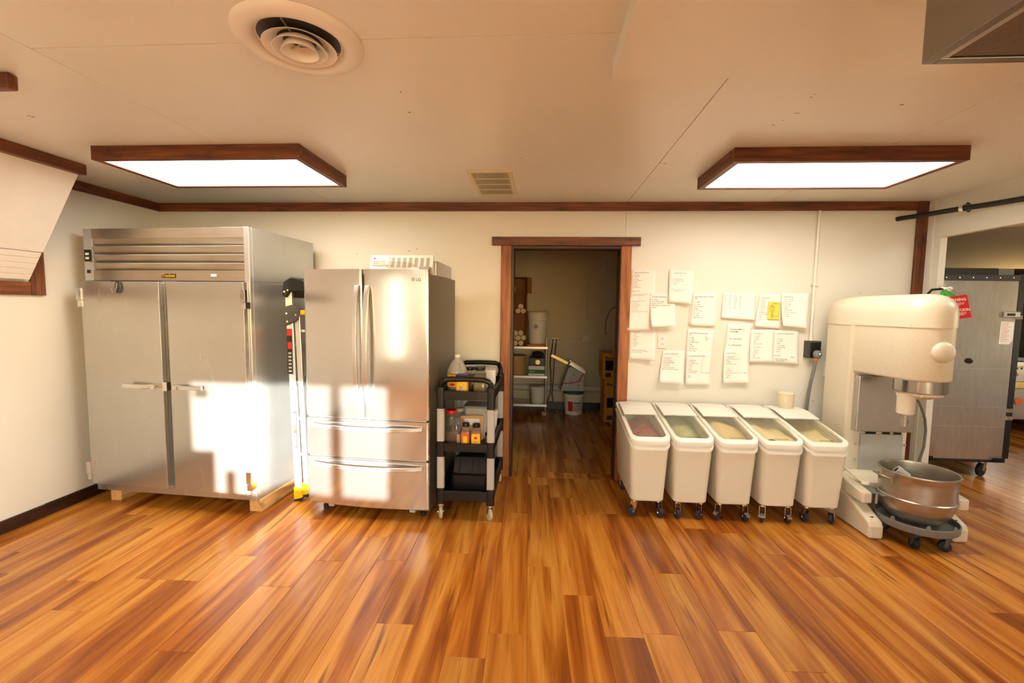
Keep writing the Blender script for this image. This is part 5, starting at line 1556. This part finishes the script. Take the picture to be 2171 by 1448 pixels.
for x in (5.42, 6.8):
    for y in (5.68, 6.3):
        MB().cyl((x, y, 0), (x, y, .2399), .022, n=10).build('leg', 'steel_plain', rg_, world=True)

# ------------------------------------------------------------------ pantry seen through the doorway
rk = thing('pantry_rack', 'steel three-shelf rack on casters inside the pantry', 'shelf', (-.35, 6.3, 0))
rx0, rx1, ry0, ry1 = -.85, .105, 6.08, 6.43
for z in (.165, .565, .974):
    sh_ = B(rx0, rx1, ry0, ry1, z - .035, z).build('shelf', 'alu_worn', rk, world=True, bevel=.003)
for x in (rx0 - .0, rx1):
    for y in (ry0 + .02, ry1 - .02):
        xx = x - .018 if x > 0 else x + .018
        MB().cyl((xx, y, .085), (xx, y, 1.10), .0135, n=10).build('post', 'steel_plain', rk, world=True, smooth=50)
        caster(rk, xx, y, .036, .026, .088, 'wheel_cream', ang=1.2, world=True)
bk = thing('food_bucket', 'tall white lidded bucket on the top rack shelf', 'bucket', (-.04, 6.24, 1.005))
MB().lathe([(.115, 1.005), (.122, 1.01), (.137, 1.34), (.145, 1.345), (.145, 1.365), (.139, 1.37), (.140, 1.40)], -.04, 6.24, 32).build('bucket_body', 'white_pl', bk, world=True, smooth=40)
MB().lathe([(.148, 1.4003), (.15, 1.41), (.15, 1.44), (.143, 1.452), (.13, 1.45)], -.04, 6.24, 32).build('lid', 'white_pl', bk, world=True, smooth=40)
MB().cyl((-.065, 6.1075, 1.25), (-.065, 6.104, 1.25), .03, n=18).build('round_sticker', 'grey', bk, world=True)
tag(B(-.18, .068, 6.1, 6.40, .9743, 1.0047).build('orange_box', 'orange', bevel=.003), 'flat orange carton under the white bucket', 'box')
def open_box(x0, x1, y0, y1, z0, z1, label, mat='card'):
    t = thing('cardboard_box', label, 'box', ((x0 + x1) / 2, (y0 + y1) / 2, z0))
    th = .006
    B(x0, x1, y0, y1, z0, z0 + th).build('bottom', mat, t, world=True)
    B(x0, x1, y0, y1, z1 - th, z1).build('top', mat, t, world=True)
    B(x1 - th, x1, y0, y1, z0 + th, z1 - th).build('side', mat, t, world=True)
    B(x0, x0 + th, y0, y1, z0 + th, z1 - th).build('side', mat, t, world=True)
    B(x0 + th, x1 - th, y1 - th, y1, z0 + th, z1 - th).build('back', mat, t, world=True)
    return t


t = open_box(-.60, -.19, 6.12, 6.42, .9743, 1.42, 'open brown carton of cups on the top rack shelf')
t = open_box(-.62, -.20, 6.14, 6.42, 1.4203, 1.70, 'open brown carton stacked on the carton of cups')
MB().prism([(6.14, 1.43), (6.04, 1.44), (6.04, 1.68), (6.14, 1.69)], 0, -.206, -.2).build('flap', 'card', t, world=True)
t = open_box(-.66, -.19, 6.12, 6.42, 1.7003, 1.93, 'open brown carton at the top of the pantry stack')
MB().prism([(-.19, 1.71), (-.13, 1.70), (-.13, 1.92), (-.19, 1.93)], 1, 6.08, 6.10).build('flap', 'card', t, world=True)
tag(MB().cyl((-.40, 6.14, 1.765), (-.40, 6.40, 1.765), .055, n=16).build('paper_roll', 'kraft', smooth=40), 'rolled paper lying in the topmost pantry carton', 'roll')
n_ = 0
for (cx_, cz_) in ((-.27, 1.018), (-.345, 1.018), (-.42, 1.018), (-.235, 1.093), (-.3085, 1.089), (-.382, 1.089), (-.272, 1.16), (-.346, 1.158)):
    tag(MB().cyl((cx_, 6.10, cz_), (cx_, 6.40, cz_), .036, .030, 14).build('foam_cup_stack', 'foam', smooth=40),
        'sleeve of pale foam cups lying in the lowest pantry carton', 'cups', 'sleeves of foam cups')
for (cx_, cz_) in ((-.244, 1.463), (-.316, 1.463), (-.28, 1.528)):
    tag(MB().cyl((cx_, 6.12, cz_), (cx_, 6.40, cz_), .035, .032, 14).build('foam_cup_stack', 'foam', smooth=40), 'sleeve of white cups lying in the middle pantry carton', 'cups', 'sleeves of white cups')
# middle shelf
tb = thing('round_tub', 'round tan tub on the middle pantry shelf', 'tub', (-.30, 6.27, .5653))
MB().lathe([(.125, .5653), (.128, .57), (.132, .80), (.135, .805)], -.33, 6.25, 30).build('tub_body', 'tub_tan', tb, world=True, smooth=40)
MB().lathe([(.138, .8053), (.138, .83), (.13, .835)], -.33, 6.25, 30).build('lid', 'tub_tan', tb, world=True, smooth=40)
gb = thing('glove_box', 'white and green carton on the middle pantry shelf', 'box', (-.02, 6.2, .5653))
B(-.16, .068, 6.1, 6.36, .5653, .70).build('carton_body', 'paper', gb, world=True, bevel=.002)
B(-.1595, .0675, 6.0985, 6.0998, .595, .65).build('green_band', 'green_label', gb, world=True)
letter('LARGE', .022, 'white_pl', gb, (-.14, 6.098, .615), world=True)
bb_ = thing('black_carton', 'black carton with gold hexagon on the white and green carton', 'box', (-.02, 6.2, .7003))
B(-.145, .066, 6.1, 6.36, .7003, .81).build('carton_body', 'black', bb_, world=True, bevel=.002)
MB().cyl((-.03, 6.0998, .755), (-.03, 6.097, .755), .036, n=6).build('gold_hexagon', 'brass', bb_, world=True)
tag(MB().ell((-.03, 6.22, .855), .085, .08, .045, 12, 6).build('black_cloth', 'black_rubber', smooth=60), 'crumpled black bag on top of the black carton', 'bag')
lbk = thing('small_bucket', 'white bucket on the bottom pantry shelf', 'bucket', (-.045, 6.22, .1653))
MB().lathe([(.088, .1653), (.092, .17), (.106, .355), (.112, .36), (.112, .375)], -.02, 6.22, 28).build('bucket_body', 'white_pl', lbk, world=True, smooth=40)
MB().lathe([(.116, .3753), (.116, .395), (.108, .402)], -.02, 6.22, 28).build('lid', 'white_pl', lbk, world=True, smooth=40)
# wall services in the pantry
pw = 6.55
po = thing('pantry_outlet', 'cream outlet box low on the pantry wall', 'outlet', (.21, pw, 1.04))
B(.155, .265, pw - .04, pw - .0005, 1.005, 1.075).build('box_body', 'cream_pl', po, world=True, bevel=.003)
for x in (.185, .235):
    MB().cyl((x, pw - .041, 1.04), (x, pw - .046, 1.04), .02, n=14).build('socket', 'grey_dark', po, world=True)
pcd = thing('pantry_conduit', 'pale conduit with round junction box on the pantry wall', 'conduit', (.67, pw, 1.07))
MB().tube([(.266, pw - .015, 1.04), (.45, pw - .015, 1.06), (.61, pw - .015, 1.06)], .008, 8).build('conduit_run', 'drain_white', pcd, world=True, smooth=60)
MB().cyl((.67, pw - .04, 1.07), (.67, pw - .0005, 1.07), .058, n=24).build('junction_box', 'drain_white', pcd, world=True, smooth=40)
MB().tube([(.672, pw - .015, 1.13), (.68, pw - .015, 1.5), (.684, pw - .015, 1.88), (.70, pw - .015, 1.93), (.85, pw - .015, 2.10), (.865, pw - .015, 2.15), (.875, pw - .015, 2.405)], .011, 8).build('conduit_riser', 'drain_white', pcd, world=True, smooth=60)
MB().tube([(.93, pw - .015, 2.405), (.93, pw - .015, 1.80), (.95, pw - .015, 1.70), (1.0, pw - .015, 1.66), (1.2, pw - .015, 1.64)], .011, 8).build('conduit_branch', 'drain_white', pcd, world=True, smooth=60)
tag(MB().tube([(1.15, pw - .012, 1.56), (1.02, pw - .012, 1.5), (.96, pw - .012, 1.36), (.95, pw - .012, 1.2), (.975, pw - .012, 1.13)], .007, 8).build('loose_cable', 'grey', smooth=60), 'loose curved grey cable on the pantry wall', 'cable')
tag(MB().tube([(-1.4, pw - .06, .33), (1.5, pw - .06, .33)], .045, 16).build('drain_pipe', 'drain_white', smooth=50), 'thick pale pipe along the foot of the pantry wall', 'pipe')
for dx_, lab in ((0.0, 'black cord hanging from the left socket of the pantry outlet'), (.05, 'black cord hanging from the right socket of the pantry outlet')):
    tag(MB().tube([(.185 + dx_, pw - .05, 1.03), (.18 + dx_, pw - .06, .95), (.15 + dx_ * 1.2, pw - .1, .72), (.17 + dx_ * .6, pw - .13, .45), (.16 + dx_ * .5, pw - .13, .25), (.13 + dx_ * 1.5, pw - .13, .16), (.13 + dx_, pw - .13, .125)], .006, 8).build('power_cord', 'black_rubber', smooth=60), lab, 'cord')
# detergent bucket with a disassembled machine on it
db = thing('detergent_bucket', 'white labelled bucket with dark green lid on the pantry floor', 'bucket', (.49, 6.28, 0))
MB().lathe([(.115, .0), (.122, .006), (.136, .25), (.142, .255), (.142, .29), (.138, .30)], .49, 6.28, 32).build('bucket_body', 'white_pl', db, world=True, smooth=40)
MB().lathe([(.146, .3003), (.146, .325), (.138, .335)], .49, 6.28, 32).build('lid', 'green_lid', db, world=True, smooth=40)
def arc_label(a0_, a1_, r0_, z0_, z1_, mat, nm):
    n = 8
    rr = []
    for k in range(n + 1):
        a = a0_ + (a1_ - a0_) * k / n
        rr.append([(.49 + (r0_ + .06 * (z - .1)) * math.cos(a), 6.28 + (r0_ + .06 * (z - .1)) * math.sin(a), z) for z in (z0_, z1_)])
    vs = [p for r in rr for p in r]
    MB().add(vs, [(2 * k, 2 * k + 2, 2 * k + 3, 2 * k + 1) for k in range(n)]).build(nm, mat, db, world=True)


arc_label(math.radians(232), math.radians(262), .1305, .06, .20, 'red', 'red_label')
arc_label(math.radians(264), math.radians(312), .1305, .06, .165, 'grey_light', 'text_label')
arc_label(math.radians(264), math.radians(312), .1305, .17, .19, 'green_label', 'green_label')
mc = thing('machine_housing', 'tilted grey machine housing with brass bar propped on the detergent bucket', 'machine', (.46, 6.3, .3355))
MB().prism([(.30, .336), (.63, .336), (.63, .56), (.60, .60), (.44, .69), (.40, .66)], 1, 6.22, 6.42).build('housing', 'grey_light', mc, world=True, bevel=.006)
for x, z in ((.48, .57), (.45, .48), (.57, .50), (.55, .42)):
    MB().cyl((x, 6.2198, z), (x, 6.216, z), .010, n=10).build('mount_hole', 'grey_dark', mc, world=True)
MB().sweep([(.16, 6.3, .84), (.40, 6.3, .725)], .05, .045, (0, 0, 1)).build('drive_bar', 'brass', mc, world=True, bevel=.003)
MB().sweep([(.42, 6.28, .74), (.64, 6.28, .61)], .20, .05, (0, 0, 1)).build('top_plate', 'alu_worn', mc, world=True, bevel=.004)
MB().sweep([(.42, 6.28, .772), (.62, 6.28, .652)], .12, .016, (0, 0, 1)).build('brass_plate', 'brass', mc, world=True)
MB().cyl((.43, 6.24, .76), (.455, 6.24, .80), .012, n=10).build('adjuster', 'steel_plain', mc, world=True)
MB().tube([(.62, 6.2, .60), (.55, 6.19, .48), (.42, 6.19, .45), (.31, 6.2, .455)], .006, 8).build('red_wire', 'red', mc, world=True, smooth=60)
MB().sweep([(.40, 6.2, .70), (.34, 6.19, .57), (.27, 6.19, .37)], .02, .012, (0, 1, 0)).build('hinge_strap', 'grey_dark', mc, world=True)
# golden cartons
for z0, z1, x0, lab, topflap in ((0, .575, .862, 'lower golden carton with black print on the pantry floor', False), (.5753, .925, .83, 'upper golden carton with open flap stacked in the pantry', True)):
    t = thing('golden_carton', lab, 'box', (x0 + .2, 6.05, z0))
    B(x0, x0 + .42, 5.85, 6.22, z0, z1).build('carton_body', 'card_yellow', t, world=True, bevel=.004)
    h = z1 - z0
    letter('Karat', .058, 'black', t, (x0 + .03, 5.848, z1 - .085), world=True)
    B(x0 + .035, x0 + .14, 5.848, 5.8496, z0 + h * .34, z0 + h * .34 + .135).build('print_block', 'black', t, world=True)
    B(x0 + .04, x0 + .11, 5.848, 5.8496, z0 + .03, z0 + .09).build('barcode', 'grey_dark', t, world=True)
    for k in range(3):
        B(x0 - .0016, x0 - .0003, 5.90 + k * .1, 5.93 + k * .1, z0 + h * .3, z0 + h * .7).build('side_print', 'black', t, world=True)
    if topflap:
        MB().prism([(x0 + .10, .9253), (x0 + .38, .9253), (x0 + .36, .96), (x0 + .14, .965)], 1, 5.86, 5.867).build('flap', 'card_yellow', t, world=True)
